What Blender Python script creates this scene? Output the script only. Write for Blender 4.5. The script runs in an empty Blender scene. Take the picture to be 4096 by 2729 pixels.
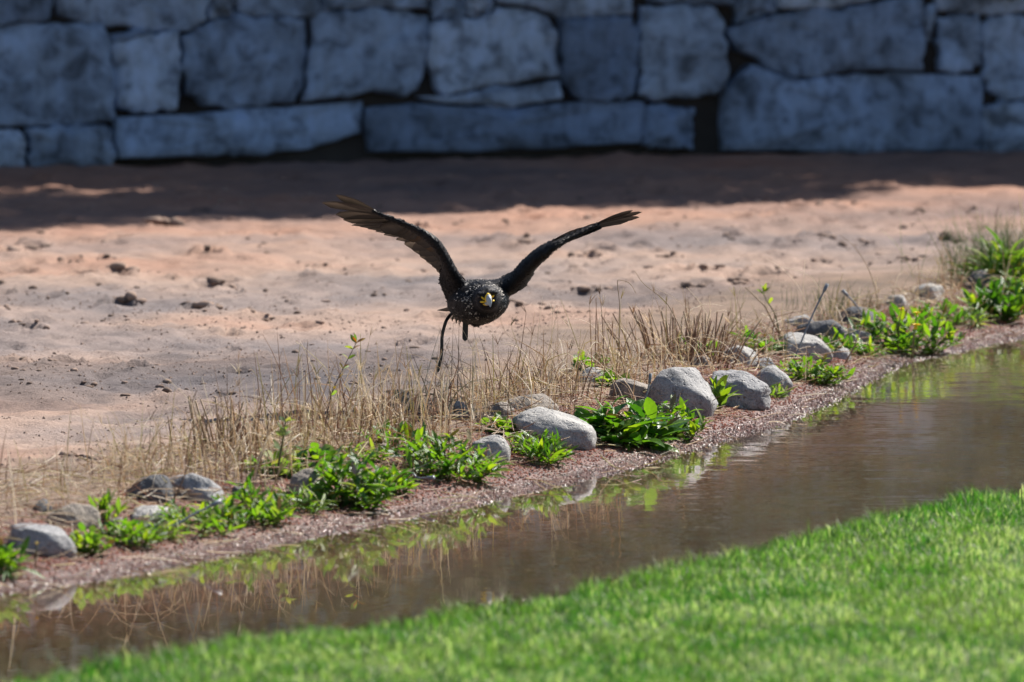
import bpy, bmesh, math, random
import numpy as np
from mathutils import Vector, Matrix

# ------------------------------------------------------------------ camera, sky, sun, exposure
SC = bpy.context.scene
COL = SC.collection
CAMH = 1.85
PITCH = 4.69
FOC = 300.0
FPX = 4096 * FOC / 36.0
cd = bpy.data.cameras.new('camera')
cam = bpy.data.objects.new('camera', cd); COL.objects.link(cam)
cam.location = (0, 0, CAMH)
cam.rotation_euler = (math.radians(90 - PITCH), 0, 0)
cd.lens = FOC; cd.sensor_width = 36.0; cd.clip_end = 600; cd.clip_start = 0.5
cd.dof.use_dof = True; cd.dof.focus_distance = 19.9; cd.dof.aperture_fstop = 6.3
SC.camera = cam

SUN_AZ, SUN_EL = 45.0, 46.0          # azimuth measured from +X towards +Y (behind the wall)
a_, e_ = math.radians(SUN_AZ), math.radians(SUN_EL)
S = Vector((math.cos(e_) * math.cos(a_), math.cos(e_) * math.sin(a_), math.sin(e_)))
w = bpy.data.worlds.new('World'); SC.world = w; w.use_nodes = True
nt = w.node_tree; bg = nt.nodes['Background']
sky = nt.nodes.new('ShaderNodeTexSky'); sky.sky_type = 'NISHITA'; sky.sun_disc = False
sky.sun_elevation = e_; sky.sun_rotation = math.radians(90 - SUN_AZ)
sky.air_density = 1.0; sky.dust_density = 0.4; sky.ozone_density = 1.4
nt.links.new(sky.outputs[0], bg.inputs[0]); bg.inputs[1].default_value = 0.058
sl = bpy.data.lights.new('sun', 'SUN'); sl.energy = 5.0; sl.angle = math.radians(0.53); sl.color = (1.0, 0.94, 0.86)
so = bpy.data.objects.new('sun', sl); COL.objects.link(so)
so.rotation_euler = (-S).to_track_quat('-Z', 'Y').to_euler()
SC.view_settings.view_transform = 'Standard'; SC.view_settings.look = 'None'
SC.view_settings.exposure = 0.96; SC.view_settings.gamma = 1.0
SC.cycles.use_denoising = True
SC.cycles.max_bounces = 8; SC.cycles.transparent_max_bounces = 8
SC.cycles.caustics_reflective = False; SC.cycles.caustics_refractive = False
SC.cycles.sample_clamp_indirect = 6.0

# ------------------------------------------------------------------ pixel helpers (4096 x 2729 measures of the photograph)
_p = math.radians(PITCH)
FWD = np.array((0, math.cos(_p), -math.sin(_p))); UPV = np.array((0, math.sin(_p), math.cos(_p)))
def ray(px, py):
    return FWD + np.array((1, 0, 0)) * ((px - 2048) / FPX) + UPV * ((1364.5 - py) / FPX)
def at(px, py, Y):
    d = ray(px, py); t = Y / d[1]
    return np.array((d[0] * t, Y, CAMH + d[2] * t))
def flat(px, py, z):
    d = ray(px, py); t = (z - CAMH) / d[2]
    return np.array((d[0] * t, d[1] * t))

rng = np.random.default_rng(11)
R = random.Random(5)

def _hash(ix, iy, seed):
    n = (ix.astype(np.int64) * 374761393 + iy.astype(np.int64) * 668265263 + seed * 974634777) & 0x7fffffff
    n = ((n ^ (n >> 13)) * 1274126177) & 0x7fffffff
    n = n ^ (n >> 16)
    return (n & 0xffff) / 65535.0
def vnoise(x, y, seed=0):
    x = np.asarray(x, float); y = np.asarray(y, float)
    ix = np.floor(x); iy = np.floor(y); fx = x - ix; fy = y - iy
    fx = fx * fx * (3 - 2 * fx); fy = fy * fy * (3 - 2 * fy)
    a = _hash(ix, iy, seed); b = _hash(ix + 1, iy, seed); c = _hash(ix, iy + 1, seed); d = _hash(ix + 1, iy + 1, seed)
    return (a + (b - a) * fx) * (1 - fy) + (c + (d - c) * fx) * fy
def fbm(x, y, seed=0, o=4):
    s = 0; a = 0.5; x = np.asarray(x, float); y = np.asarray(y, float)
    for i in range(o):
        s = s + a * vnoise(x, y, seed + i * 7); x = x * 2.03 + 3.1; y = y * 2.03 + 1.7; a *= 0.5
    return s
def sstep(a, b, x):
    t = np.clip((np.asarray(x, float) - a) / (b - a), 0, 1); return t * t * (3 - 2 * t)

# ------------------------------------------------------------------ mesh and tag helpers
def tag(o, label=None, cat=None, group=None, kind=None):
    if label: o['label'] = label
    if cat: o['category'] = cat
    if group: o['group'] = group
    if kind: o['kind'] = kind
    return o
def link(name, me, mat=None, parent=None):
    o = bpy.data.objects.new(name, me); COL.objects.link(o)
    if mat is not None and me is not None and len(me.materials) == 0: me.materials.append(mat)
    if parent is not None: o.parent = parent
    return o
def empty(name, loc=(0, 0, 0)):
    o = bpy.data.objects.new(name, None); COL.objects.link(o); o.location = loc; o.empty_display_size = 0.05
    return o
def mesh_arr(name, V, F, smooth=True, cols=None):
    """V (n,3), F (m,k) arrays of one face size; optional per-vertex colours"""
    V = np.asarray(V, np.float32); F = np.asarray(F, np.int32)
    me = bpy.data.meshes.new(name); m, k = F.shape
    me.vertices.add(len(V)); me.vertices.foreach_set('co', V.ravel())
    me.loops.add(m * k); me.loops.foreach_set('vertex_index', F.ravel())
    me.polygons.add(m)
    me.polygons.foreach_set('loop_start', np.arange(0, m * k, k, dtype=np.int32))
    me.polygons.foreach_set('loop_total', np.full(m, k, np.int32))
    me.polygons.foreach_set('use_smooth', np.full(m, smooth, bool))
    if cols is not None:
        at_ = me.color_attributes.new('Col', 'FLOAT_COLOR', 'POINT')
        c = np.ones((len(V), 4), np.float32); c[:, :3] = cols
        at_.data.foreach_set('color', c.ravel())
    me.update(calc_edges=True); me.validate()
    return me
def mesh_py(name, V, F, smooth=True, cols=None):
    me = bpy.data.meshes.new(name); me.from_pydata([tuple(map(float, v)) for v in V], [], F)
    if smooth: me.polygons.foreach_set('use_smooth', np.full(len(me.polygons), True))
    if cols is not None:
        at_ = me.color_attributes.new('Col', 'FLOAT_COLOR', 'POINT')
        c = np.ones((len(V), 4), np.float32); c[:, :3] = np.asarray(cols)
        at_.data.foreach_set('color', c.ravel())
    me.update(); return me

class MB:
    def __init__(s): s.v = []; s.f = []; s.c = []
    def tube(s, pts, r, col=(1, 1, 1), sides=4, cap=True, flat=1.0):
        pts = [np.asarray(p, float) for p in pts]; n = len(pts)
        if not hasattr(r, '__len__'): r = [r] * n
        b0 = len(s.v); prev = None
        for i in range(n):
            d = pts[min(i + 1, n - 1)] - pts[max(i - 1, 0)]; d = d / (np.linalg.norm(d) + 1e-9)
            if prev is None:
                ref = np.array((0, 0, 1.)) if abs(d[2]) < 0.9 else np.array((1., 0, 0)); u = np.cross(d, ref)
            else: u = prev - d * prev.dot(d)
            u /= np.linalg.norm(u) + 1e-9; prev = u; v = np.cross(d, u)
            for k in range(sides):
                a = 2 * math.pi * k / sides
                s.v.append(pts[i] + (u * math.cos(a) + v * math.sin(a) * flat) * r[i]); s.c.append(col)
        for i in range(n - 1):
            for k in range(sides):
                k2 = (k + 1) % sides
                s.f.append((b0 + i * sides + k, b0 + i * sides + k2, b0 + (i + 1) * sides + k2, b0 + (i + 1) * sides + k))
        if cap:
            s.f.append(tuple(b0 + k for k in range(sides))[::-1]); s.f.append(tuple(b0 + (n - 1) * sides + k for k in range(sides)))
    def rings(s, rings, col=(1, 1, 1), cap=True):
        b0 = len(s.v); n = len(rings[0])
        for r in rings:
            for p in r: s.v.append(np.asarray(p, float)); s.c.append(col)
        for i in range(len(rings) - 1):
            for k in range(n):
                k2 = (k + 1) % n
                s.f.append((b0 + i * n + k, b0 + i * n + k2, b0 + (i + 1) * n + k2, b0 + (i + 1) * n + k))
        if cap:
            s.f.append(tuple(b0 + k for k in range(n))[::-1]); s.f.append(tuple(b0 + (len(rings) - 1) * n + k for k in range(n)))
    def ellipsoid(s, c, r, M=None, seg=14, ring=9, col=(1, 1, 1)):
        M = np.eye(3) if M is None else np.asarray(M); c = np.asarray(c, float)
        rs = []
        for i in range(1, ring):
            t = math.pi * i / ring
            rs.append([c + M @ np.array((r[0] * math.sin(t) * math.cos(q), r[1] * math.sin(t) * math.sin(q), r[2] * math.cos(t))) for q in (2 * math.pi * k / seg for k in range(seg))])
        s.rings(rs, col)
    def build(s, name, mat, parent=None, smooth=True, world_to=None):
        V = np.array(s.v)
        if world_to is not None: V = V - np.asarray(world_to)
        return link(name, mesh_py(name, V, s.f, smooth, s.c), mat, parent)

# ------------------------------------------------------------------ materials
def newmat(name):
    m = bpy.data.materials.new(name); m.use_nodes = True
    t = m.node_tree; b = t.nodes['Principled BSDF']
    return m, t, b
def N(t, typ, **kw):
    n = t.nodes.new(typ)
    for k, v in kw.items():
        if k in n.inputs.keys() if hasattr(n.inputs, 'keys') else False: n.inputs[k].default_value = v
        else: setattr(n, k, v)
    return n
def noise(t, scale, detail=5, rough=0.6, vec=None, dist=0.0):
    n = t.nodes.new('ShaderNodeTexNoise'); n.inputs['Scale'].default_value = scale; n.inputs['Detail'].default_value = detail
    n.inputs['Roughness'].default_value = rough; n.inputs['Distortion'].default_value = dist
    if vec is not None: t.links.new(vec, n.inputs['Vector'])
    return n
def ramp(t, fac, stops):
    r = t.nodes.new('ShaderNodeValToRGB'); el = r.color_ramp.elements
    while len(el) < len(stops): el.new(0.5)
    for e, (p, c) in zip(el, stops): e.position = p; e.color = (c[0], c[1], c[2], 1)
    t.links.new(fac, r.inputs[0]); return r
def mixc(t, fac, a, b, mode='MIX'):
    m = t.nodes.new('ShaderNodeMix'); m.data_type = 'RGBA'; m.blend_type = mode
    for sock, val in ((m.inputs['Factor'], fac), (m.inputs['A'] if False else m.inputs[6], a), (m.inputs[7], b)):
        if hasattr(val, 'is_linked') or hasattr(val, 'links'): t.links.new(val, sock)
        elif isinstance(val, (int, float)): sock.default_value = val
        else: sock.default_value = (val[0], val[1], val[2], 1)
    return m.outputs[2]
def bump(t, b, h, strength=0.5, dist=0.01):
    n = t.nodes.new('ShaderNodeBump'); n.inputs['Strength'].default_value = strength; n.inputs['Distance'].default_value = dist
    t.links.new(h, n.inputs['Height']); t.links.new(n.outputs[0], b.inputs['Normal']); return n
def geo_pos(t):
    g = t.nodes.new('ShaderNodeNewGeometry'); return g.outputs['Position']
def objco(t):
    g = t.nodes.new('ShaderNodeTexCoord'); return g.outputs['Object']
def objrand(t):
    return t.nodes.new('ShaderNodeObjectInfo').outputs['Random']
def attr(t, name='Col'):
    a = t.nodes.new('ShaderNodeAttribute'); a.attribute_name = name; return a
def thin(t, b, out_col, amount, tcol_mul=(1.6, 1.9, 0.5)):
    """leaf-like sheet: add a translucent lobe"""
    tr = t.nodes.new('ShaderNodeBsdfTranslucent')
    c = mixc(t, 1.0, out_col, tcol_mul, 'MULTIPLY'); t.links.new(c, tr.inputs[0])
    mx = t.nodes.new('ShaderNodeMixShader'); mx.inputs[0].default_value = amount
    t.links.new(b.outputs[0], mx.inputs[1]); t.links.new(tr.outputs[0], mx.inputs[2])
    t.links.new(mx.outputs[0], t.nodes['Material Output'].inputs[0])

def m_ground():
    m, t, b = newmat('ground_mix'); P = geo_pos(t); A = attr(t)
    sep = t.nodes.new('ShaderNodeSeparateColor'); t.links.new(A.outputs['Color'], sep.inputs[0])
    mpb = t.nodes.new('ShaderNodeMapping'); mpb.inputs['Scale'].default_value = (0.7, 0.75, 1); mpb.inputs['Location'].default_value = (3.3, 1.2, 0); t.links.new(P, mpb.inputs[0]); big = noise(t, 1.1, 4, 0.55, mpb.outputs[0]); mid = noise(t, 7, 6, 0.65, P); fine = noise(t, 90, 5, 0.7, P)
    sand = ramp(t, big.outputs[0], [(0.30, (0.325, 0.19, 0.134)), (0.45, (0.32, 0.226, 0.178)), (0.54, (0.25, 0.19, 0.165)), (0.66, (0.165, 0.138, 0.136))])
    sand2 = mixc(t, 0.8, sand.outputs[0], ramp(t, mid.outputs[0], [(0.3, (0.72, 0.70, 0.70)), (0.6, (1.12, 1.1, 1.08))]).outputs[0], 'MULTIPLY')
    sand3 = mixc(t, 0.7, sand2, ramp(t, fine.outputs[0], [(0.3, (0.75, 0.73, 0.72)), (0.65, (1.1, 1.1, 1.1))]).outputs[0], 'MULTIPLY')
    v = t.nodes.new('ShaderNodeTexVoronoi'); v.inputs['Scale'].default_value = 160; t.links.new(P, v.inputs['Vector'])
    grav = ramp(t, v.outputs['Color'], [(0.1, (0.04, 0.03, 0.03)), (0.5, (0.13, 0.06, 0.048)), (0.9, (0.24, 0.115, 0.085))])
    soil = ramp(t, mid.outputs[0], [(0.3, (0.09, 0.06, 0.04)), (0.7, (0.24, 0.16, 0.11))])
    bedn = noise(t, 5, 6, 0.7, P)
    bed = ramp(t, bedn.outputs[0], [(0.3, (0.020, 0.016, 0.006)), (0.5, (0.042, 0.033, 0.013)), (0.7, (0.08, 0.062, 0.026))])
    lawn = ramp(t, mid.outputs[0], [(0.3, (0.05, 0.07, 0.02)), (0.7, (0.10, 0.12, 0.04))])
    rd_ = attr(t, 'Red'); sand3 = mixc(t, rd_.outputs['Fac'], sand3, mixc(t, 1.0, sand3, (1.0, 0.78, 0.68), 'MULTIPLY'))
    psh = attr(t, 'PaintedShade'); sand3 = mixc(t, psh.outputs['Fac'], sand3, mixc(t, 1.0, sand3, (0.38, 0.41, 0.48), 'MULTIPLY'))  # blue-grey shade multiplied into the sand colour
    c = mixc(t, sep.outputs[0], sand3, grav.outputs[0]); c = mixc(t, sep.outputs[1], c, soil.outputs[0])
    sub = t.nodes.new('ShaderNodeSeparateXYZ'); t.links.new(P, sub.inputs[0])
    c = mixc(t, sep.outputs[2], c, bed.outputs[0])
    lw = attr(t, 'Lawn'); c = mixc(t, lw.outputs['Fac'], c, lawn.outputs[0])
    t.links.new(c, b.inputs['Base Color'])
    wet = t.nodes.new('ShaderNodeMapRange'); wet.inputs[1].default_value = 0.006; wet.inputs[2].default_value = 0.022; wet.inputs[3].default_value = 0.12; wet.inputs[4].default_value = 0.9
    t.links.new(sub.outputs[2], wet.inputs[0]); t.links.new(wet.outputs[0], b.inputs['Roughness'])
    ad = t.nodes.new('ShaderNodeMath'); ad.operation = 'ADD'; t.links.new(fine.outputs[0], ad.inputs[0]); t.links.new(mid.outputs[0], ad.inputs[1])
    bump(t, b, ad.outputs[0], 0.7, 0.012); return m

def m_col(name, rough=0.7, trans=0.0, tmul=(1.6, 1.9, 0.5), spec=0.5, noise_amt=0.0):
    """per-vertex colour material"""
    m, t, b = newmat(name); A = attr(t); c = A.outputs['Color']
    if noise_amt:
        n = noise(t, 40, 4, 0.6, geo_pos(t)); c = mixc(t, noise_amt, c, ramp(t, n.outputs[0], [(0.3, (0.5, 0.5, 0.5)), (0.7, (1.3, 1.3, 1.3))]).outputs[0], 'MULTIPLY')
    t.links.new(c, b.inputs['Base Color']); b.inputs['Roughness'].default_value = rough; b.inputs['Specular IOR Level'].default_value = spec
    if trans: thin(t, b, c, trans, tmul)
    return m

def m_leaf(name, dark, light, trans=0.45, rough=0.38):
    m, t, b = newmat(name); rnd = objrand(t)
    c = ramp(t, rnd, [(0.0, dark), (0.6, light), (1.0, (light[0] * 1.5, light[1] * 1.1, light[2]))]).outputs[0]
    n = noise(t, 6, 4, 0.6, objco(t)); c2 = mixc(t, 0.6, c, ramp(t, n.outputs[0], [(0.35, (0.7, 0.72, 0.7)), (0.65, (1.15, 1.12, 1.0))]).outputs[0], 'MULTIPLY')
    t.links.new(c2, b.inputs['Base Color']); b.inputs['Roughness'].default_value = rough
    bump(t, b, n.outputs[0], 0.3, 0.02)
    thin(t, b, c2, trans, (1.9, 2.0, 0.45)); return m

def m_rock(name, base, dark, warm=0.0):
    m, t, b = newmat(name); oc = objco(t)
    big = noise(t, 9, 5, 0.6, oc); sp = noise(t, 260, 3, 0.6, oc); pit = t.nodes.new('ShaderNodeTexVoronoi'); pit.inputs['Scale'].default_value = 75; t.links.new(oc, pit.inputs['Vector'])
    c = ramp(t, big.outputs[0], [(0.3, dark), (0.62, base), (0.8, tuple(min(1, x * 1.18) for x in base))]).outputs[0]
    c = mixc(t, 0.75, c, ramp(t, sp.outputs[0], [(0.35, (0.55, 0.55, 0.56)), (0.6, (1.12, 1.12, 1.1))]).outputs[0], 'MULTIPLY')
    st = noise(t, 22, 6, 0.7, oc, 0.8)
    c = mixc(t, 0.8, c, ramp(t, st.outputs[0], [(0.33, (0.26, 0.26, 0.27)), (0.43, (0.95, 0.95, 0.95)), (0.60, (1, 1, 1)), (0.70, (1.15, 1.10, 1.0))]).outputs[0], 'MULTIPLY')
    vr = mixc(t, 1.0, c, ramp(t, objrand(t), [(0, (0.85, 0.85, 0.88)), (1, (1.1, 1.07, 1.02))]).outputs[0], 'MULTIPLY')
    t.links.new(vr, b.inputs['Base Color']); b.inputs['Roughness'].default_value = 0.85
    ad = t.nodes.new('ShaderNodeMath'); ad.operation = 'MULTIPLY_ADD'; ad.inputs[1].default_value = 0.35
    pr = ramp(t, pit.outputs['Distance'], [(0.05, (0, 0, 0)), (0.28, (1, 1, 1))])
    t.links.new(pr.outputs[0], ad.inputs[0]); t.links.new(st.outputs[0], ad.inputs[2])
    bump(t, b, ad.outputs[0], 1.0, 0.013); return m

def m_stone():
    m, t, b = newmat('wall_granite'); oc = objco(t); P = geo_pos(t)
    big = noise(t, 3.5, 5, 0.6, P); mid = noise(t, 14, 6, 0.7, P, 0.5)
    mp = t.nodes.new('ShaderNodeMapping'); mp.inputs['Scale'].default_value = (9, 9, 1.4); t.links.new(P, mp.inputs[0]); stk = noise(t, 2.2, 5, 0.65, mp.outputs[0])
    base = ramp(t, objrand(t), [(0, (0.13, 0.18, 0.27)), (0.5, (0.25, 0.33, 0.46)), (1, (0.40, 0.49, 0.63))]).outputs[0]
    c = mixc(t, 0.9, base, ramp(t, big.outputs[0], [(0.30, (0.40, 0.40, 0.40)), (0.48, (1, 1, 1)), (0.7, (1.35, 1.35, 1.38))]).outputs[0], 'MULTIPLY')
    c = mixc(t, 0.8, c, ramp(t, mid.outputs[0], [(0.36, (0.3, 0.3, 0.3)), (0.5, (1, 1, 1)), (0.7, (1.25, 1.25, 1.25))]).outputs[0], 'MULTIPLY')
    c = mixc(t, 0.55, c, ramp(t, stk.outputs[0], [(0.35, (0.7, 0.66, 0.6)), (0.6, (1.15, 1.15, 1.18))]).outputs[0], 'MULTIPLY')
    t.links.new(c, b.inputs['Base Color']); b.inputs['Roughness'].default_value = 0.9; bump(t, b, mid.outputs[0], 0.6, 0.02); return m

def m_plain(name, col, rough=0.7, nscale=30, amt=0.5, metal=0.0):
    m, t, b = newmat(name); n = noise(t, nscale, 5, 0.6, objco(t))
    c = mixc(t, amt, col, ramp(t, n.outputs[0], [(0.3, (0.55, 0.55, 0.55)), (0.7, (1.25, 1.25, 1.25))]).outputs[0], 'MULTIPLY')
    t.links.new(c, b.inputs['Base Color']); b.inputs['Roughness'].default_value = rough; b.inputs['Metallic'].default_value = metal
    bump(t, b, n.outputs[0], 0.2, 0.002); return m

def m_water():
    m, t, b = newmat('stream_water'); t.nodes.remove(b); P = geo_pos(t)
    mp = t.nodes.new('ShaderNodeMapping'); mp.inputs['Scale'].default_value = (1.0, 1.6, 1); mp.inputs['Rotation'].default_value = (0, 0, math.radians(-12)); t.links.new(P, mp.inputs[0])
    n1 = noise(t, 5.0, 2, 0.5, mp.outputs[0], 0.3); n2 = noise(t, 22, 2, 0.5, mp.outputs[0], 0.4)
    rg = noise(t, 0.55, 2, 0.5, P)
    am = ramp(t, rg.outputs[0], [(0.40, (0.10, 0.10, 0.10)), (0.62, (1, 1, 1))])
    ad = t.nodes.new('ShaderNodeMath'); ad.operation = 'MULTIPLY_ADD'; ad.inputs[1].default_value = 0.13
    t.links.new(n2.outputs[0], ad.inputs[0]); t.links.new(n1.outputs[0], ad.inputs[2])
    sx_ = t.nodes.new('ShaderNodeSeparateXYZ'); t.links.new(P, sx_.inputs[0]); br_ = t.nodes.new('ShaderNodeMapRange'); br_.inputs[1].default_value = 0.1; br_.inputs[2].default_value = 1.1; br_.inputs[3].default_value = 0.6; br_.inputs[4].default_value = 5.0; t.links.new(sx_.outputs[0], br_.inputs[0])
    m0 = t.nodes.new('ShaderNodeMath'); m0.operation = 'MULTIPLY'; t.links.new(ad.outputs[0], m0.inputs[0]); t.links.new(br_.outputs[0], m0.inputs[1])
    mu = t.nodes.new('ShaderNodeMath'); mu.operation = 'MULTIPLY'; t.links.new(m0.outputs[0], mu.inputs[0]); t.links.new(am.outputs[0], mu.inputs[1])
    bp = t.nodes.new('ShaderNodeBump'); bp.inputs['Strength'].default_value = 1.0; bp.inputs['Distance'].default_value = 0.0011; t.links.new(mu.outputs[0], bp.inputs['Height'])
    fr = t.nodes.new('ShaderNodeFresnel'); fr.inputs[0].default_value = 1.333; t.links.new(bp.outputs[0], fr.inputs['Normal'])
    gl = t.nodes.new('ShaderNodeBsdfGlossy'); gl.inputs['Roughness'].default_value = 0.0; gl.inputs['Color'].default_value = (1, 1, 1, 1); t.links.new(bp.outputs[0], gl.inputs['Normal'])
    tr = t.nodes.new('ShaderNodeBsdfTransparent'); tr.inputs[0].default_value = (0.92, 0.90, 0.80, 1)
    mx = t.nodes.new('ShaderNodeMixShader'); t.links.new(fr.outputs[0], mx.inputs[0]); t.links.new(tr.outputs[0], mx.inputs[1]); t.links.new(gl.outputs[0], mx.inputs[2])
    t.links.new(mx.outputs[0], t.nodes['Material Output'].inputs[0]); return m

M = {}
M['ground'] = m_ground(); M['water'] = m_water(); M['stone'] = m_stone()
M['core'] = m_plain('wall_joint_earth', (0.036, 0.03, 0.026), 0.95, 20)
M['grass'] = m_col('lawn_blades', 0.42, 0.45, (1.0, 1.4, 0.45), 0.4)
M['straw'] = m_col('dry_straw', 0.55, 0.42, (1.15, 1.08, 0.95), 0.5)
M['pebble'] = m_col('gravel_grains', 0.85, 0, spec=0.2)
M['wetpebble'] = m_col('wet_gravel_grains', 0.44, 0, spec=0.5)
M['clod'] = m_col('sand_clods', 0.95, 0, spec=0.2, noise_amt=0.5)
M['leaf'] = m_leaf('leaf_bright', (0.055, 0.14, 0.022), (0.125, 0.225, 0.028), 0.5)
M['leafdark'] = m_leaf('leaf_deep', (0.028, 0.09, 0.017), (0.06, 0.16, 0.02), 0.45, 0.3)
M['leafpale'] = m_leaf('leaf_pale', (0.10, 0.18, 0.05), (0.16, 0.25, 0.07), 0.45, 0.6)
M['leafgrey'] = m_leaf('leaf_downy', (0.16, 0.22, 0.12), (0.24, 0.31, 0.17), 0.35, 0.8)
M['leafred'] = m_leaf('leaf_reddish', (0.20, 0.05, 0.02), (0.22, 0.16, 0.02), 0.5, 0.35)
M['leafdead'] = m_leaf('leaf_withered', (0.17, 0.12, 0.06), (0.24, 0.19, 0.10), 0.08, 0.85)
M['stem'] = m_plain('green_stem', (0.10, 0.10, 0.03), 0.6); M['darkstem'] = m_plain('dark_stem', (0.06, 0.03, 0.03), 0.6)
M['stalk'] = m_plain('brown_stalk', (0.21, 0.115, 0.065), 0.75, 60, 0.8)
M['palestalk'] = m_plain('pale_stalk', (0.34, 0.24, 0.15), 0.75, 60, 0.8)
M['yellow'] = m_plain('yellow_petal', (0.88, 0.62, 0.015), 0.5, 40, 0.3); M['blue'] = m_plain('blue_petal', (0.20, 0.26, 0.75), 0.5, 40, 0.3)
M['tube'] = m_plain('grey_tube', (0.20, 0.22, 0.25), 0.45, 50, 0.35)
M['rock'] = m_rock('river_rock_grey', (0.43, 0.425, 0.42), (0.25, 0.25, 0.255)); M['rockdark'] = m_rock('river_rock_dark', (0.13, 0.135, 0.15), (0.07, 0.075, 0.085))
M['rockpale'] = m_rock('river_rock_pale', (0.52, 0.50, 0.48), (0.36, 0.35, 0.33)); M['rockwarm'] = m_rock('river_rock_warm', (0.36, 0.31, 0.26), (0.20, 0.18, 0.17))
M['bark'] = m_plain('bark', (0.09, 0.07, 0.05), 0.9, 12)
M['crown'] = m_leaf('tree_leaf', (0.03, 0.06, 0.015), (0.06, 0.11, 0.03), 0.3, 0.5)

# ------------------------------------------------------------------ terrain: shore, berm, sand, stream bed, lawn
SHORE_PX = [(-900, 2490), (-400, 2425), (0, 2372), (408, 2318), (600, 2280), (900, 2218), (1300, 2136), (1597, 2078), (1895, 2018), (2192, 1950), (2489, 1882), (2725, 1808), (3109, 1700), (3227, 1646), (3384, 1570), (3508, 1500), (3610, 1449), (3814, 1408), (4096, 1348), (4600, 1250)]
LAWN_PX = [(-900, 2900), (-400, 2815), (0, 2745), (104, 2725), (609, 2618), (1113, 2548), (1566, 2496), (1914, 2444), (2262, 2374), (2610, 2288), (2958, 2200), (3306, 2112), (3654, 2026), (3828, 1992), (4096, 1985), (4500, 1970)]
FRONT_PX = [(-600, 2360), (0, 2275), (300, 2228), (700, 2130), (950, 2075), (1200, 2005), (1500, 1945), (1800, 1890), (2050, 1845), (2400, 1795), (2650, 1725), (2900, 1655), (3180, 1560), (3300, 1490), (3500, 1430), (3700, 1352), (3900, 1292), (4096, 1240), (4500, 1160)]
BACK_PX = [(-600, 2040), (0, 1960), (600, 1850), (1200, 1740), (1800, 1625), (2400, 1495), (3000, 1360), (3600, 1215), (4096, 1055), (4500, 940)]
shore = np.array([flat(x, y, 0.0) for x, y in SHORE_PX]); lawnE = np.array([flat(x, y, 0.05) for x, y in LAWN_PX])
def ext(P):
    a = P[0] + (P[0] - P[1]) / np.linalg.norm(P[0] - P[1]) * 60; b = P[-1] + (P[-1] - P[-2]) / np.linalg.norm(P[-1] - P[-2]) * 60
    return np.vstack([a, P, b])
shore = ext(shore); lawnE = ext(lawnE)
def sdist(x, y, P):
    """signed distance to polyline, positive on its left (far) side"""
    x = np.asarray(x, float); y = np.asarray(y, float); best = np.full(x.shape, 1e18); sg = np.ones(x.shape)
    for i in range(len(P) - 1):
        ax, ay = P[i]; dx, dy = P[i + 1] - P[i]; L = dx * dx + dy * dy
        t = np.clip(((x - ax) * dx + (y - ay) * dy) / L, 0, 1); qx = x - ax - t * dx; qy = y - ay - t * dy
        d = qx * qx + qy * qy; c = dx * qy - dy * qx; m = d < best - 1e-12
        best = np.where(m, d, best); sg = np.where(m, np.sign(c), sg)
    return np.sqrt(best) * np.where(sg == 0, 1, sg)
def Hbase(x, y):
    d1 = sdist(x, y, shore); d2 = -sdist(x, y, lawnE)
    z = np.where(d1 < 0, -0.11 * sstep(0, 0.4, -d1), 0)
    z = np.where(d1 >= 0, np.interp(d1, [0, 0.28, 0.42, 0.85, 1.3, 100], [0, 0.05, 0.078, 0.082, 0.06, 0.06]), z)
    l = sstep(-0.04, 0.06, d2); z = z * (1 - l) + 0.05 * l
    return z, d1, d2
DIMPLES = [(684, 915, 95), (143, 1004, 95), (18, 1016, 70), (285, 1055, 50), (416, 1046, 45), (833, 1031, 85), (470, 1100, 95), (214, 1189, 55), (476, 1218, 100), (785, 1251, 90), (833, 1147, 90), (1047, 1272, 75), (1279, 1058, 50), (3642, 869, 80), (3261, 958, 80), (3452, 989, 75), (2683, 1034, 60), (2829, 1091, 75), (3286, 1059, 75), (3795, 989, 75), (3630, 1072, 60), (2080, 980, 95), (2348, 1025, 70), (2396, 1056, 45), (2300, 1066, 65), (2343, 1188, 80), (2080, 1240, 80), (3070, 1120, 110), (2960, 1160, 70), (270, 1870, 60), (380, 1880, 60), (900, 1600, 60), (210, 1470, 50), (100, 1440, 50), (2740, 1170, 70), (1680, 905, 60), (1500, 1180, 50), (120, 1330, 60)]
dimp = []
for (px, py, s) in DIMPLES:
    g = flat(px, py, 0.06); dimp.append((g[0], g[1], s * g[1] / FPX * 0.6, 0.6 + 0.5 * R.random()))
for i in range(650):
    yy = R.uniform(20.2, 28.5); xx = R.uniform(-2.1, 2.1); dimp.append((xx, yy, R.uniform(0.010, 0.034), R.uniform(0.3, 0.9)))
def relief(x, y, d1):
    """uneven trodden sand with hoof marks"""
    m = sstep(0.7, 1.2, d1)
    z = 0.035 * (fbm(x * 2.2, y * 1.3, 3, 4) - 0.47) + 0.034 * (fbm(x * 8, y * 5, 9, 3) - 0.44) + 0.020 * (fbm(x * 26, y * 17, 21, 2) - 0.37)
    for (cx, cy, r, dp) in dimp:
        ry = r * 1.5
        k = (np.abs(x - cx) < r * 3) & (np.abs(y - cy) < ry * 3)
        if not k.any(): continue
        q = np.sqrt(((x[k] - cx) / r) ** 2 + ((y[k] - cy) / ry) ** 2)
        q = q * (0.8 + 0.45 * vnoise(x[k] * 45 + cx * 31, y[k] * 45, 5))
        far_ = 0.45 + 0.75 * sstep(-0.2, 0.9, (y[k] - cy) / ry)
        z[k] += (-0.75 * r * dp * (1 - sstep(0.45, 1.0, q)) + 0.62 * r * dp * far_ * np.exp(-((q - 1.3) / 0.3) ** 2))
    return z * m
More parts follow.
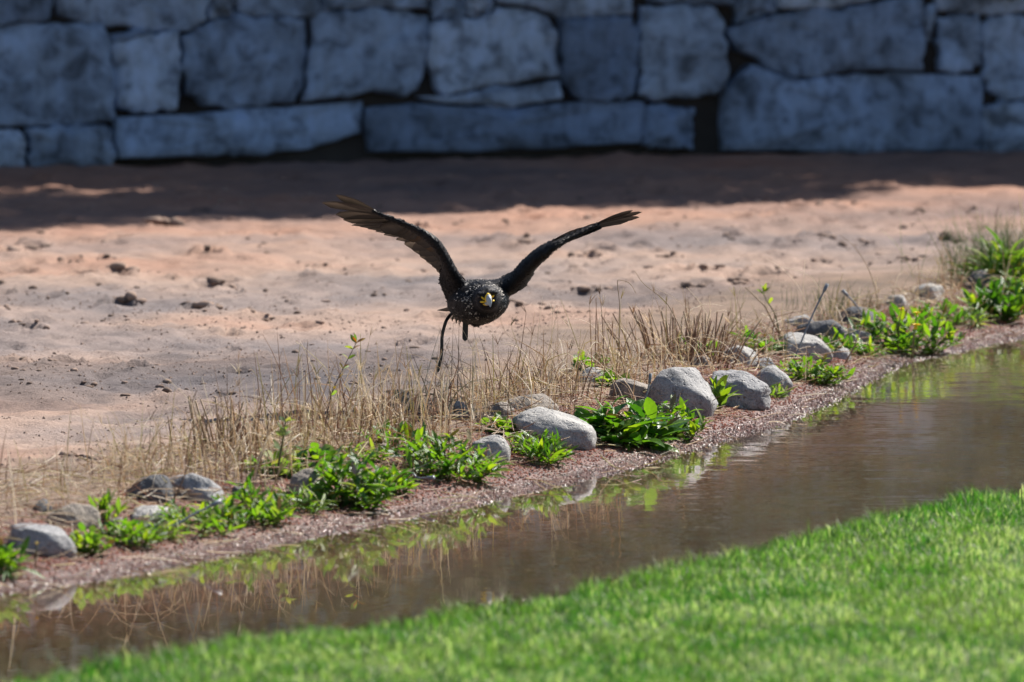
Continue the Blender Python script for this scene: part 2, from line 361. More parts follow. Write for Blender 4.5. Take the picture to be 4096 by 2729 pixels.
def grow(lo, hi, step, far, k=1.25):
    a = list(np.arange(lo, hi + 1e-6, step)); s = step
    while a[-1] < hi + far: s *= k; a.append(a[-1] + s)
    s = step
    while a[0] > lo - far: s *= k; a.insert(0, a[0] - s)
    return np.array(a)
xs = grow(-2.2, 2.2, 0.018, 150); ys = grow(14.4, 30.5, 0.0165, 180)
GX, GY = np.meshgrid(xs, ys)
gx, gy = GX.ravel(), GY.ravel()
gz, gd1, gd2 = Hbase(gx, gy)
gz = gz + relief(gx, gy, gd1)
gz += np.where((gd1 > 0) & (gd1 < 0.9), 0.008 * (fbm(gx * 14, gy * 14, 40, 3) - 0.45) * sstep(0.02, 0.2, gd1), 0)
gz += np.where(gd1 < 0, 0.03 * (fbm(gx * 3, gy * 3, 60, 3) - 0.45) * sstep(0.1, 0.4, -gd1) * (1 - sstep(-0.04, 0.06, gd2)), 0)
gz += 0.02 * (fbm(gx * 1.7, gy * 1.7, 80, 3) - 0.45) * sstep(0.05, 0.5, gd2)
nx, ny = len(xs), len(ys)
idx = np.arange(nx * ny).reshape(ny, nx)
F = np.stack([idx[:-1, :-1], idx[:-1, 1:], idx[1:, 1:], idx[1:, :-1]], -1).reshape(-1, 4)
wob = (fbm(gx * 6, gy * 6, 77, 3) - 0.45)
gravel = (1 - sstep(0.34, 0.44, gd1 + wob * 0.12)) * (gd1 > -0.5)
soil = sstep(0.3, 0.42, gd1 + wob * 0.15) * (1 - sstep(0.75, 1.05, gd1 + wob * 0.5)) * 0.9
bedm = sstep(0.10, 0.3, -gd1)
me = mesh_arr('ground', np.stack([gx, gy, gz], 1), F, True, np.stack([gravel, soil, bedm], 1))
la = me.attributes.new('Lawn', 'FLOAT', 'POINT'); la.data.foreach_set('value', sstep(-0.02, 0.05, gd2).astype(np.float32))
painted_shade = np.zeros(len(gx)); wb2 = fbm(gx * 3.5, gy * 2.0, 140, 4) - 0.47  # soft patches of shade on the sand, painted into its colour
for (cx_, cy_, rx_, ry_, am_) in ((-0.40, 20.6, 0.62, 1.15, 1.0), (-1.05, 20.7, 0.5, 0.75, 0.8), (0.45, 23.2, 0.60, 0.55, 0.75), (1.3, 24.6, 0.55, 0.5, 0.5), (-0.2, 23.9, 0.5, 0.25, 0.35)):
    painted_shade = np.maximum(painted_shade, am_ * (1 - sstep(0.55, 1.1, np.sqrt(((gx - cx_) / rx_) ** 2 + ((gy - cy_) / ry_) ** 2) + wb2 * 1.5)))
red_ = sstep(24.3, 27.2, gy + 0.9 * wb2 - 0.31 * gx); ra = me.attributes.new('Red', 'FLOAT', 'POINT'); ra.data.foreach_set('value', red_.astype(np.float32))
psa = me.attributes.new('PaintedShade', 'FLOAT', 'POINT'); psa.data.foreach_set('value', painted_shade.astype(np.float32))
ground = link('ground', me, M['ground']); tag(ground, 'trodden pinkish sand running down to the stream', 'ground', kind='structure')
def Hz(x, y):
    """terrain height at points (bilinear on the grid)"""
    x = np.atleast_1d(x).astype(float); y = np.atleast_1d(y).astype(float)
    i = np.clip(np.searchsorted(xs, x) - 1, 0, nx - 2); j = np.clip(np.searchsorted(ys, y) - 1, 0, ny - 2)
    u = (x - xs[i]) / (xs[i + 1] - xs[i]); v = (y - ys[j]) / (ys[j + 1] - ys[j]); Z = gz.reshape(ny, nx)
    return (Z[j, i] * (1 - u) + Z[j, i + 1] * u) * (1 - v) + (Z[j + 1, i] * (1 - u) + Z[j + 1, i + 1] * u) * v
_YS = np.arange(14.2, 31.5, 0.01)
def gnd(px, py):
    """where the sight line through a pixel meets the terrain"""
    d = ray(px, py); t = _YS / d[1]; z = CAMH + d[2] * t; h = Hz(d[0] * t, _YS)
    k = np.argmax(z <= h); 
    return np.array((d[0] * t[k], _YS[k], h[k]))

# water sheet
wx = np.linspace(-9, 9, 40); wy = np.linspace(9, 30, 40); WX, WY = np.meshgrid(wx, wy); wi = np.arange(1600).reshape(40, 40)
wf = np.stack([wi[:-1, :-1], wi[:-1, 1:], wi[1:, 1:], wi[1:, :-1]], -1).reshape(-1, 4)
wat = link('water', mesh_arr('water', np.stack([WX.ravel(), WY.ravel(), np.zeros(1600)], 1), wf), M['water'])
tag(wat, 'shallow clear brown stream with gentle ripples', 'water', kind='structure')

# ------------------------------------------------------------------ stone wall
WA = flat(0, 672, 0.06); WB = flat(4096, 598, 0.06); wdir = (WB - WA) / np.linalg.norm(WB - WA); wn = np.array((wdir[1], -wdir[0]))   # wn faces the camera
def wallpt(px, py, out=0.0):
    d = ray(px, py); o = np.array((0.0, 0.0)); bat = 0.06
    # plane through WA with normal wn, leaning back slightly with height
    t = 28.0
    for _ in range(6):
        z = CAMH + d[2] * t; q = WA + wn * (out - bat * z)
        t = q.dot(wn) / (d[:2].dot(wn))
    return np.array((d[0] * t, d[1] * t, CAMH + d[2] * t))
def wallsz(s, z, out):   # s metres along wall from WA, height z
    q = WA + wdir * s + wn * (out - 0.06 * z); return np.array((q[0], q[1], z))
wall = empty('stone_wall', (0, float(WA[1]), 0.0)); tag(wall, 'high retaining wall of large rough granite blocks in shade', 'wall')
wo = np.array(wall.location)
# core in the joints, also the height that throws the shade
TOP = [(-9.0, 2.6), (1.9, 2.7), (3.0, 2.95), (4.3, 2.85), (5.8, 2.55), (13.0, 2.5)]     # top edge along the wall
def wall_top(s_): return float(np.interp(s_, [a for a, b in TOP], [b for a, b in TOP]))
cm = MB(); cm.rings([[wallsz(s_, z_, o_) for z_, o_ in ((-0.3, -0.022), (t_, -0.022), (t_, -0.75), (-0.3, -0.75))] for s_, t_ in TOP])
cm.build('core', M['core'], wall, False, wo)
def stone_mesh(P, depth=0.2, proud=0.05, seed=0, rough=0.018):
    """P: outline points on the wall (k,3); a quarry-faced block with rounded arrises"""
    P = np.asarray(P); rr = np.random.default_rng(seed); pts = []
    k = len(P); per = sum(np.linalg.norm(P[(i + 1) % k] - P[i]) for i in range(k)); step = per / 64
    for i in range(k):
        a, b = P[i], P[(i + 1) % k]; n = max(1, int(round(np.linalg.norm(b - a) / step)))
        for j in range(n): pts.append(a + (b - a) * j / n)
    pts = np.array(pts); _c = pts.mean(0); _d = pts - _c; pts = pts + _d / np.linalg.norm(_d, axis=1)[:, None] * 0.011
    n3 = np.array((wn[0], wn[1], 0.06)); n3 /= np.linalg.norm(n3); u3 = np.array((wdir[0], wdir[1], 0)); v3 = np.cross(n3, u3) * -1
    c = pts.mean(0); size = math.sqrt(np.ptp((pts - c) @ u3) * np.ptp((pts - c)[:, 2]) + 1e-6)
    jit = rr.normal(0, 0.0036, len(pts)); jit = (jit + np.roll(jit, 1)) ; pts = pts + (pts - c) / (np.linalg.norm(pts - c, axis=1)[:, None]) * jit[:, None]
    tu, tv = rr.uniform(-0.06, 0.06), rr.uniform(-0.05, 0.08); sx, sy = rr.uniform(0, 90), rr.uniform(0, 90)
    def lift(p, base):
        a = (p - c) @ u3; h = (p - c)[:, 2]
        r = (fbm(a * 7 + sx, h * 7 + sy, seed, 4) - 0.47) * 2 * rough * 2.2
        return p + n3 * (base + a * tu + h * tv + r)[:, None]
    inset = lambda d: c + (pts - c) * (1 - d / np.maximum(np.linalg.norm(pts - c, axis=1), d * 1.5))[:, None]
    rings = [pts - n3 * depth, pts - n3 * 0.02, lift(inset(0.002), proud * 0.62), lift(inset(0.008), proud * 0.9), lift(inset(0.03), proud), lift(c + (pts - c) * 0.62, proud * 1.1), lift(c + (pts - c) * 0.3, proud * 1.15)]
    V = np.vstack(rings + [lift(c[None, :], proud * 1.15)]); n = len(pts); f = []
    for i in range(len(rings) - 1):
        for j in range(n):
            j2 = (j + 1) % n; f.append((i * n + j, i * n + j2, (i + 1) * n + j2, (i + 1) * n + j))
    for j in range(n): f.append(((len(rings) - 1) * n + j, (len(rings) - 1) * n + (j + 1) % n, len(rings) * n))
    return V, f
STONES = [
 [(-60, -140), (193, -140), (190, 0), (184, 78), (0, 88), (-60, 88)],
 [(214, -140), (815, -140), (817, 40), (812, 80), (740, 116), (600, 116), (416, 95), (235, 60)],
 [(833, -60), (930, -60), (925, 52), (835, 68)],
 [(946, -140), (1262, -140), (1255, 20), (1243, 66), (1070, 60), (950, 44)],
 [(-60, 115), (120, 104), (390, 107), (410, 150), (428, 297), (436, 480), (285, 490), (-60, 505)],
 [(440, 187), (706, 124), (705, 208), (690, 428), (565, 443), (464, 422)],
 [(434, 140), (560, 124), (650, 122), (440, 172)],
 [(730, 150), (845, 92), (975, 70), (1205, 85), (1216, 240), (1195, 360), (1160, 395), (980, 422), (833, 410), (742, 375)],
 [(1262, 60), (1491, 45), (1708, 62), (1682, 255), (1657, 357), (1606, 375), (1510, 357), (1300, 390), (1219, 396), (1225, 340), (1249, 180)],
 [(-60, 530), (72, 528), (90, 690), (-60, 700)],
 [(118, 520), (420, 503), (440, 660), (135, 676)],
 [(455, 470), (714, 464), (1130, 430), (1437, 408), (1434, 530), (1364, 548), (1250, 592), (1000, 614), (650, 626), (468, 632)],
 [(1714, -70), (1848, -70), (1848, 54), (1733, 70)],
 [(1868, -20), (1965, -10), (1950, 58), (1876, 66)],
 [(1280, -140), (1690, -140), (1690, 30), (1500, 22), (1285, 40)],
 [(1990, -140), (2520, -140), (2512, 56), (2250, 66), (2130, 26), (2000, 10)],
 [(1720, 96), (1822, 76), (1873, 83), (1963, 72), (1988, 37), (2065, 40), (2173, 72), (2218, 127), (2237, 300), (2128, 312), (1873, 350), (1784, 376), (1746, 344), (1708, 242)],
 [(2243, 82), (2511, 75), (2543, 115), (2536, 255), (2511, 382), (2320, 401), (2256, 319)],
 [(2568, 36), (2700, 26), (2860, 36), (2872, 119), (2890, 297), (2890, 356), (2700, 380), (2552, 385), (2556, 200)],
 [(1466, 433), (1660, 415), (1750, 424), (2040, 440), (2240, 412), (2511, 408), (2552, 412), (2555, 570), (2192, 590), (1682, 606), (1478, 606)],
 [(1670, 386), (1800, 384), (1937, 362), (2217, 325), (2224, 395), (2033, 425), (1750, 410)],
 [(2566, 430), (2760, 440), (2760, 590), (2570, 575)],
 [(2908, 113), (3080, 65), (3252, 42), (3352, 44), (3500, 12), (3673, -20), (3676, 178), (3655, 237), (3673, 285), (3471, 273), (3210, 308), (3080, 279), (3032, 231), (2949, 202)],
 [(2890, 600), (2905, 356), (2997, 261), (3080, 295), (3210, 328), (3471, 300), (3673, 303), (3926, 306), (3922, 451), (3910, 600), (3530, 604)],
 [(3756, 77), (3910, 65), (3916, 255), (3827, 282), (3762, 274)],
 [(3692, 30), (3738, 18), (3712, 154), (3686, 160)],
 [(3934, 107), (4005, 71), (4160, 71), (4160, 385), (4005, 385), (3951, 356), (3939, 297)],
 [(3928, 430), (4160, 405), (4160, 605), (3938, 605)],
 [(2600, -140), (2925, -140), (2925, 22), (2862, 12), (2600, 8)],
 [(2937, -60), (3080, -40), (3085, 44), (2945, 84)],
 [(3100, -140), (3640, -140), (3640, -40), (3480, -6), (3330, 24), (3110, 34)],
 [(3700, -140), (4160, -140), (4160, 30), (3960, 50), (3760, 40), (3745, 0)],
 [(446, 478), (452, 478), (452, 500), (446, 500)],
]
STONES = STONES[:-1]
for i, poly in enumerate(STONES):
    P = [wallpt(x, y) for x, y in poly]
    big = (max(x for x, y in poly) - min(x for x, y in poly)) > 200
    V, f = stone_mesh(P, 0.2, (0.042 if big else 0.025) * (0.75 + 0.5 * R.random()), 100 + i)
    link('stone', mesh_py('stone', V - wo, f), M['stone'], wall)
# the courses above and beside the frame, seen only in the stream and from a step aside
zt = float(wallpt(2048, -140)[2]) + 0.012
def sz_of(px, py):
    p = wallpt(px, py); return float((p[:2] - WA).dot(wdir)), float(p[2])
sL = sz_of(-60, 300)[0] - 0.015; sR = sz_of(4160, 300)[0] + 0.015
k_ = 0
def course(s0, s1, z0, z1):
    global k_
    s_ = s0
    while s_ < s1 - 0.05:
        l = min(R.uniform(0.3, 0.75), s1 - s_);
        if s1 - s_ - l < 0.2: l = s1 - s_
        zt1, zt2 = wall_top(s_) - 0.02, wall_top(s_ + l) - 0.02
        if min(zt1, zt2) < z0 + 0.06: s_ += l; continue
        g = 0.007; j = lambda: R.uniform(-0.012, 0.012)
        P = [wallsz(s_ + g + j(), z0 + g, 0), wallsz(s_ + l - g + j(), z0 + g, 0), wallsz(s_ + l - g + j(), min(z1, zt2) - g, 0), wallsz(s_ + g + j(), min(z1, zt1) - g, 0)]
        V, f = stone_mesh(P[::-1], 0.12, 0.05 * R.uniform(0.6, 1.3), 300 + k_); k_ += 1
        link('stone', mesh_py('stone', V - wo, f), M['stone'], wall); s_ += l
z_ = zt
while z_ < 3.15:
    h_ = min(R.uniform(0.24, 0.36), 3.3 - z_); course(-1.6, 6.2, z_, z_ + h_); z_ += h_
for (a0, a1) in ((-1.6, sL), (sR, 6.2)):
    z_ = 0.0
    while z_ < zt - 0.05:
        h_ = min(R.uniform(0.2, 0.34), zt - z_); course(a0, a1, z_, z_ + h_); z_ += h_

rc = np.random.default_rng(77); nc = 26000; cs_ = rc.uniform(-3.5, 9.0, nc); ct_ = np.interp(cs_, [a for a, b in TOP], [b for a, b in TOP]) + 0.1  # hanging greenery added over the upper wall to darken the stream's reflection
low_ = 0.86 + 0.35 * (fbm(cs_ * 1.8, cs_ * 0.3, 12, 3) - 0.45) - 0.27 * np.exp(-((cs_ - 3.62) / 0.16) ** 2)
cz_ = low_ + (ct_ - low_) * rc.random(nc) ** 0.9; co_ = rc.uniform(0.03, 0.2, nc)
cp = np.array([wallsz(a, b, c) for a, b, c in zip(cs_, cz_, co_)]); cdir = rc.normal(size=(nc, 3)) * 0.5 + np.array((0, -0.25, -0.8)); cdir /= np.linalg.norm(cdir, axis=1)[:, None]; ce = np.cross(cdir, rc.normal(size=(nc, 3)) * 0.5 + np.array((0, -1, 0.3))); ce /= np.linalg.norm(ce, axis=1)[:, None]
cl_ = rc.uniform(0.05, 0.10, (nc, 1)); cV = np.stack([cp, cp + cdir * cl_ * 0.45 + ce * cl_ * 0.4, cp + cdir * cl_, cp + cdir * cl_ * 0.45 - ce * cl_ * 0.4], 1).reshape(-1, 3)
M['added_creeper'] = m_col('added_creeper_leaf', 0.6, 0.15, (1.2, 1.4, 0.5), 0.3)
g_ = link('added_creeper', mesh_arr('added_creeper', cV, np.arange(nc * 4).reshape(nc, 4), False, np.repeat(np.array((0.045, 0.045, 0.018)) * rc.uniform(0.4, 1.4, (nc, 1)), 4, 0)), M['added_creeper']); tag(g_, 'dark greenery added over the upper wall to darken its reflection in the stream', 'added_creeper', kind='stuff')

# ------------------------------------------------------------------ unseen trees added above the wall, crowns placed to shade the sand
def leaf_cloud_mesh(name, c, r, n, seed, lsz=0.09):
    rr = np.random.default_rng(seed); p = rr.normal(size=(n * 2, 3)); p /= np.linalg.norm(p, axis=1)[:, None]; p *= (rr.random((n * 2, 1)) ** 0.4)
    keep = fbm(p[:, 0] * 2.2 + seed, p[:, 1] * 2.2 + p[:, 2] * 2.2, seed, 2) > 0.27; p = p[keep][:n] * np.array(r) + np.array(c)
    n = len(p); d = rr.normal(size=(n, 3)); d /= np.linalg.norm(d, axis=1)[:, None]; e = np.cross(d, rr.normal(size=(n, 3))); e /= np.linalg.norm(e, axis=1)[:, None]
    L = lsz * (0.6 + 0.8 * rr.random((n, 1)))
    V = np.stack([p - d * L * 0.5, p + e * L * 0.3, p + d * L * 0.5, p - e * L * 0.3], 1).reshape(-1, 3)
    return mesh_arr(name, V, np.arange(n * 4).reshape(n, 4), False)
def shade_tree(x, y, z0, cz, r, n, seed, label):
    t = empty('added_shade_tree', (x, y, z0)); tag(t, label, 'tree', 'unseen trees added for shade above the wall')
    mb = MB(); mb.tube([(0, 0, -0.4), (0.04, 0, (cz - z0) * 0.5), (0, 0.02, cz - z0)], [0.10, 0.08, 0.05], sides=8)
    rr = random.Random(seed)
    for i in range(7):
        a = rr.uniform(0, 6.28); mb.tube([(0, 0, (cz - z0) * rr.uniform(0.5, 0.9)), (r[0] * 0.7 * math.cos(a), r[1] * 0.7 * math.sin(a), cz - z0 + r[2] * rr.uniform(-0.2, 0.7))], [0.035, 0.01], sides=5)
    mb.build('trunk', M['bark'], t); link('crown', leaf_cloud_mesh('crown', (0, 0, cz - z0), r, n, seed), M['crown'], t)
yb = 31.6
for i, (x, cz, r, n, lb) in enumerate([
    (3.1, 7.2, (1.1, 0.8, 0.95), 8000, 'tall leafy tree with the highest crown, added unseen above the wall for shade'),
    (3.75, 6.2, (0.85, 0.8, 1.0), 8000, 'leafy tree with a long narrow crown, added unseen above the wall for shade'),
    (4.25, 5.55, (0.62, 0.8, 0.75), 4200, 'smaller leafy tree beside the narrow crowned one, added unseen for shade'),
    (4.75, 4.7, (0.5, 0.5, 0.26), 1300, 'slender sapling tree with a tiny crown, added unseen above the wall for shade'),
    (1.7, 7.2, (1.0, 0.8, 0.9), 6500, 'leafy tree at the end of the row, added unseen above the wall for shade')]):
    shade_tree(x, yb + 0.1 * (i % 2), 2.6, cz, r, n, 40 + i, lb)

# ------------------------------------------------------------------ rocks
ROCKPOS = []
def rock(box, mat, label, seed, sink=0.018, depth=0.85, tilt=0.0, flatt=1.0, crease=0.0):
    x0, x1, y0, y1 = box; cx = (x0 + x1) / 2
    g = gnd(cx, y1 - 0.08 * (y1 - y0)); w_ = (x1 - x0) * g[1] / FPX; Yc = g[1] + w_ * depth * 0.36
    zt_ = at(cx, y0, Yc)[2]; zb = float(Hz(cx * 0 + at(cx, y1, Yc)[0], Yc)[0]) - sink
    zb = min(zb, g[2]) - sink; hz = max(0.02, (zt_ - zb) / 2); c = np.array((at(cx, y0, Yc)[0], Yc, zb + hz))
    rr = np.random.default_rng(seed); bm = bmesh.new(); bmesh.ops.create_icosphere(bm, subdivisions=4, radius=1)
    dirs = rr.normal(size=(12, 3)); dirs /= np.linalg.norm(dirs, axis=1)[:, None]; cut = rr.uniform(0.66, 0.95, 12); of = rr.uniform(0, 50, 3)
    ct, st = math.cos(tilt), math.sin(tilt)
    for v in bm.verts:
        p = np.array(v.co); 
        sq = np.sign(p) * np.abs(p) ** 0.86; p = sq / max(np.linalg.norm(sq), 1e-6) * (0.25 + 0.75 * np.linalg.norm(sq))
        for d, k in zip(dirs, cut):
            q = p.dot(d)
            if q > k: p = p - d * (q - k) * 0.8
        n = float(fbm(p[0] * 1.6 + of[0] + p[2], p[1] * 1.6 + of[1] - p[2] * 0.7, seed, 4)) - 0.47
        n2 = float(fbm(p[0] * 6 + of[1], p[2] * 6 + of[2] + p[1] * 3, seed + 3, 3)) - 0.44
        p = p * (1 + 0.34 * n + 0.09 * n2)
        if crease: p = p * (1 - crease * math.exp(-(((p[2] - 0.35 + 0.3 * p[0] + 0.1 * math.sin(5 * p[0])) / 0.07) ** 2)))
        x, z = p[0] * w_ / 2, p[2] * hz * flatt
        v.co = (x * ct - z * st, p[1] * w_ / 2 * depth, x * st + z * ct)
    ex = max(v.co.x for v in bm.verts) - min(v.co.x for v in bm.verts); f_ = w_ / ex
    zx = max(v.co.z for v in bm.verts); fz = hz / zx
    for v in bm.verts: v.co.x *= f_; v.co.z *= fz; v.co.y *= f_
    for f in bm.faces: f.smooth = True
    me = bpy.data.meshes.new('river_rock'); bm.to_mesh(me); bm.free()
    o = link('river_rock', me, M[mat]); o.location = c; o.rotation_euler = (0, 0, 0)
    ROCKPOS.append((c[0], c[1], w_)); tag(o, label, 'rock', 'rocks along the stream bank'); return o
ROCKS = [
 ((15, 302, 2098, 2232), 'rock', 'big smooth grey rock with a yellow bud before it at the low end', -0.12, 0),
 ((180, 402, 2012, 2122), 'rockwarm', 'mottled brown and grey rock just behind the big smooth end rock', 0.1, 0),
 ((510, 705, 2022, 2098), 'rockpale', 'low pale rock half hidden by leaves beneath the dark wedge rock', 0.0, 0),
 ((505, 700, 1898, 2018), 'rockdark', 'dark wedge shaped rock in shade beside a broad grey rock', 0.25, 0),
 ((672, 908, 1893, 2015), 'rock', 'broad grey rock behind the long bent grey tube', -0.18, 0),
 ((118, 215, 1996, 2052), 'rockdark', 'small dark stone among straw behind the mottled brown rock', 0.0, 0),
 ((1152, 1315, 1872, 2008), 'rockwarm', 'shaded rock hidden behind long green leaves', 0.05, 0),
 ((1468, 1400, 1815, 1948), 'rock', 'pitted rounded rock between two lush long leaved plants', -0.2, 0.05),
 ((1488, 1578, 1772, 1822), 'rockwarm', 'small rock top peeping over the pitted rounded rock', 0.0, 0),
 ((1884, 2040, 1740, 1856), 'rock', 'smooth oval rock beside the longest green leaves', -0.12, 0),
 ((2036, 2382, 1628, 1797), 'rock', 'largest pale grey boulder, smooth and pitted', -0.2, 0.03),
 ((1992, 2240, 1576, 1656), 'rockwarm', 'speckled long rock resting behind the largest boulder', -0.06, 0),
 ((1955, 2052, 1606, 1672), 'rockwarm', 'small rough rock in straw left beside the speckled long rock', 0.0, 0),
 ((1806, 1880, 1604, 1678), 'rock', 'small grey rock deep in dry straw behind the smooth oval rock', 0.1, 0),
 ((2328, 2424, 1648, 1722), 'rock', 'flat grey slab beside the largest boulder', 0.0, 0),
 ((2434, 2642, 1514, 1622), 'rockwarm', 'brown tinged rock behind the big serrated leaves', -0.2, 0),
 ((2568, 2872, 1466, 1668), 'rock', 'long sloping grey granite rock', -0.42, 0),
 ((2824, 3078, 1482, 1642), 'rock', 'creased rock with deep cracks across it', -0.15, 0.07),
 ((3006, 3172, 1462, 1586), 'rock', 'grey rock leaning against the creased rock', -0.4, 0),
 ((2884, 3048, 1380, 1470), 'rock', 'rounded rock under the brown cut stems', -0.25, 0),
 ((2318, 2436, 1470, 1535), 'rockpale', 'pale rock half buried in straw above the slab', 0.0, 0),
 ((3094, 3322, 1332, 1446), 'rock', 'long smooth rock pierced by the shadow of the upright grey tube', -0.3, 0),
 ((3062, 3160, 1370, 1412), 'rockpale', 'low pale rock next to the long smooth rock', 0.0, 0),
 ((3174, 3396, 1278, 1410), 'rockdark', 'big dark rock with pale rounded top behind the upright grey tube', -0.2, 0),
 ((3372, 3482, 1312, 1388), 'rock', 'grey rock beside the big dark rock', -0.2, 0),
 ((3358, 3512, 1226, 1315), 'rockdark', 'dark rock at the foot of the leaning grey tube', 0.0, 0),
 ((3658, 3782, 1135, 1204), 'rockpale', 'pale rounded rock in grass behind the dandelions', 0.0, 0),
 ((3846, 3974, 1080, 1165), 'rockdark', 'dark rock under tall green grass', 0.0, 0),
 ((3870, 3942, 1196, 1262), 'rock', 'small grey rock beside the dark green rosette', 0.0, 0),
 ((3136, 3276, 1256, 1312), 'rock', 'low grey rock behind the big dark rock', 0.0, 0),
 ((2752, 2850, 1412, 1470), 'rockwarm', 'brownish stone wedged behind the long sloping granite rock', 0.1, 0),
 ((3010, 3100, 1430, 1486), 'rock', 'small stone wedged above the leaning grey rock', -0.2, 0),
 ((2660, 2740, 1640, 1690), 'rockwarm', 'small stone at the low end of the sloping granite rock', 0.0, 0),
 ((3330, 3410, 1392, 1440), 'rock', 'small stone in front of the big dark rock', 0.0, 0),
 ((3540, 3640, 1180, 1230), 'rockpale', 'pale stone in grass behind the dandelion plant', 0.0, 0),
 ((420, 520, 2070, 2120), 'rockwarm', 'small brown stone between mottled rock and low pale rock', 0.0, 0),
 ((920, 1010, 1945, 2000), 'rockdark', 'small dark stone beside the broad grey rock', 0.1, 0),
]
for i, (bx, mt, lb, tl, cr) in enumerate(ROCKS): rock(bx, mt, lb, 700 + i, tilt=tl, crease=cr)

# ------------------------------------------------------------------ gravel, clods
front = np.array([gnd(x, y)[:2] for x, y in FRONT_PX if -650 < x < 4300]); back = np.array([gnd(x, y)[:2] for x, y in BACK_PX])
FPXx = np.array([x for x, y in FRONT_PX if -650 < x < 4300], float); BPXx = np.array([x for x, y in BACK_PX], float)
def strip(px, t):
    """ground point in the planted strip; px along it, t 0 at the water side and 1 at the sand side"""
    f = np.stack([np.interp(px, FPXx, front[:, k]) for k in (0, 1)], -1); b = np.stack([np.interp(px, BPXx, back[:, k]) for k in (0, 1)], -1)
    q = f + (b - f) * np.asarray(t)[..., None]; return q
OCT = np.array([(1, 0, 0), (0, 1, 0), (-1, 0, 0), (0, -1, 0), (0, 0, 1), (0, 0, -1)], float)
OCF = np.array([(0, 1, 4), (1, 2, 4), (2, 3, 4), (3, 0, 4), (1, 0, 5), (2, 1, 5), (3, 2, 5), (0, 3, 5)])
def grains(name, x, y, r, cols, seed, lift=0.2):
    rr = np.random.default_rng(seed); n = len(x); z = Hz(x, y) + r * lift
    a = rr.uniform(0, 6.28, n); ca, sa = np.cos(a), np.sin(a)
    B = OCT[None] * (rr.uniform(0.6, 1.2, (n, 6, 1))) * r[:, None, None]; B[:, :, 2] *= 0.8
    X = B[:, :, 0] * ca[:, None] - B[:, :, 1] * sa[:, None]; Y = B[:, :, 0] * sa[:, None] + B[:, :, 1] * ca[:, None]
    V = np.stack([X + x[:, None], Y + y[:, None], B[:, :, 2] + z[:, None]], -1).reshape(-1, 3)
    Fq = (OCF[None] + (np.arange(n) * 6)[:, None, None]).reshape(-1, 3)
    return mesh_arr(name, V, Fq, False, np.repeat(cols, 6, 0))
n = 330000
x = rng.uniform(-1.5, 1.7, n); y = rng.uniform(15.5, 24, n); d = sdist(x, y, shore)
vis = np.abs(x) < y * 0.0615 + 0.1
k = vis & (d > -0.10) & (d < 0.44) & (rng.random(n) < np.where(d < 0.36, 1.0, 0.4)); x, y, d = x[k], y[k], d[k]
r = rng.uniform(0.0015, 0.0036, len(x)) * (1 + 0.5 * (rng.random(len(x)) > 0.95))
pal = np.array([(0.36, 0.145, 0.10), (0.28, 0.10, 0.068), (0.15, 0.065, 0.052), (0.055, 0.048, 0.052), (0.46, 0.25, 0.185), (0.21, 0.14, 0.12)])
pal = pal * np.array((1.0, 0.84, 0.78)); cols = pal[rng.choice(6, len(x), p=[.28, .24, .17, .13, .09, .09])] * rng.uniform(0.8, 1.15, (len(x), 1)); cols = cols * np.interp(d, [0.0, 0.02, 0.10], [0.45, 0.5, 1.0])[:, None]
wk = d < 0.045 + 0.05 * fbm(x * 5, y * 5, 200, 2)
g_ = link('gravel', grains('gravel', x[~wk], y[~wk], r[~wk], cols[~wk], 1), M['pebble']); tag(g_, 'fine red and grey gravel sloping towards the stream', 'gravel', kind='stuff')
g_ = link('wet_gravel', grains('wet_gravel', x[wk], y[wk], r[wk], cols[wk] * 0.8, 3), M['wetpebble']); tag(g_, 'wet glinting gravel along the waterline', 'gravel', kind='stuff')
_ico = bmesh.new(); bmesh.ops.create_icosphere(_ico, subdivisions=2, radius=1); ICV = np.array([v.co for v in _ico.verts]); ICF = np.array([[v.index for v in f.verts] for f in _ico.faces]); _ico.free()
def lumps(name, x, y, r, cols, seed, lift):
    rr = np.random.default_rng(seed); n = len(x); m = len(ICV); z = Hz(x, y) + r * lift
    dn = 0.75 + 0.5 * vnoise(ICV[None, :, 0] * 2.3 + rr.uniform(0, 99, (n, 1)), ICV[None, :, 1] * 2.3 + ICV[None, :, 2] * 1.7 + rr.uniform(0, 99, (n, 1)), 4)
    Bv = ICV[None] * dn[..., None] * r[:, None, None] * np.stack([rr.uniform(0.8, 1.5, n), rr.uniform(0.7, 1.2, n), rr.uniform(0.45, 0.8, n)], 1)[:, None, :]
    V = Bv + np.stack([x, y, z], 1)[:, None, :]; Fq = (ICF[None] + (np.arange(n) * m)[:, None, None]).reshape(-1, 3)
    return mesh_arr(name, V.reshape(-1, 3), Fq, True, np.repeat(cols, m, 0))
n = 2600
x = rng.uniform(-2.0, 2.0, n); y = 20 + 8.5 * rng.random(n) ** 1.2; d = sdist(x, y, shore); k = (d > 0.95) & (fbm(x * 1.6, y * 1.6, 90, 2) > 0.37); x, y = x[k], y[k]
r = 0.002 + 0.009 * rng.random(len(x)) ** 4
for (cx, cy, rr_, dp) in dimp[:len(DIMPLES)]:
    m_ = R.randint(5, 9); x = np.append(x, cx + rng.normal(0, rr_ * 0.75, m_)); y = np.append(y, cy + rng.normal(rr_ * 1.1, rr_ * 0.7, m_)); r = np.append(r, rr_ * rng.uniform(0.2, 0.5, m_))
cols = np.array((0.30, 0.215, 0.17)) * rng.uniform(0.5, 1.15, (len(x), 1))
g_ = link('sand_clods', lumps('sand_clods', x, y, r, cols, 2, 0.15), M['clod']); tag(g_, 'small crumbs and clods of dried sand', 'clods', kind='stuff')

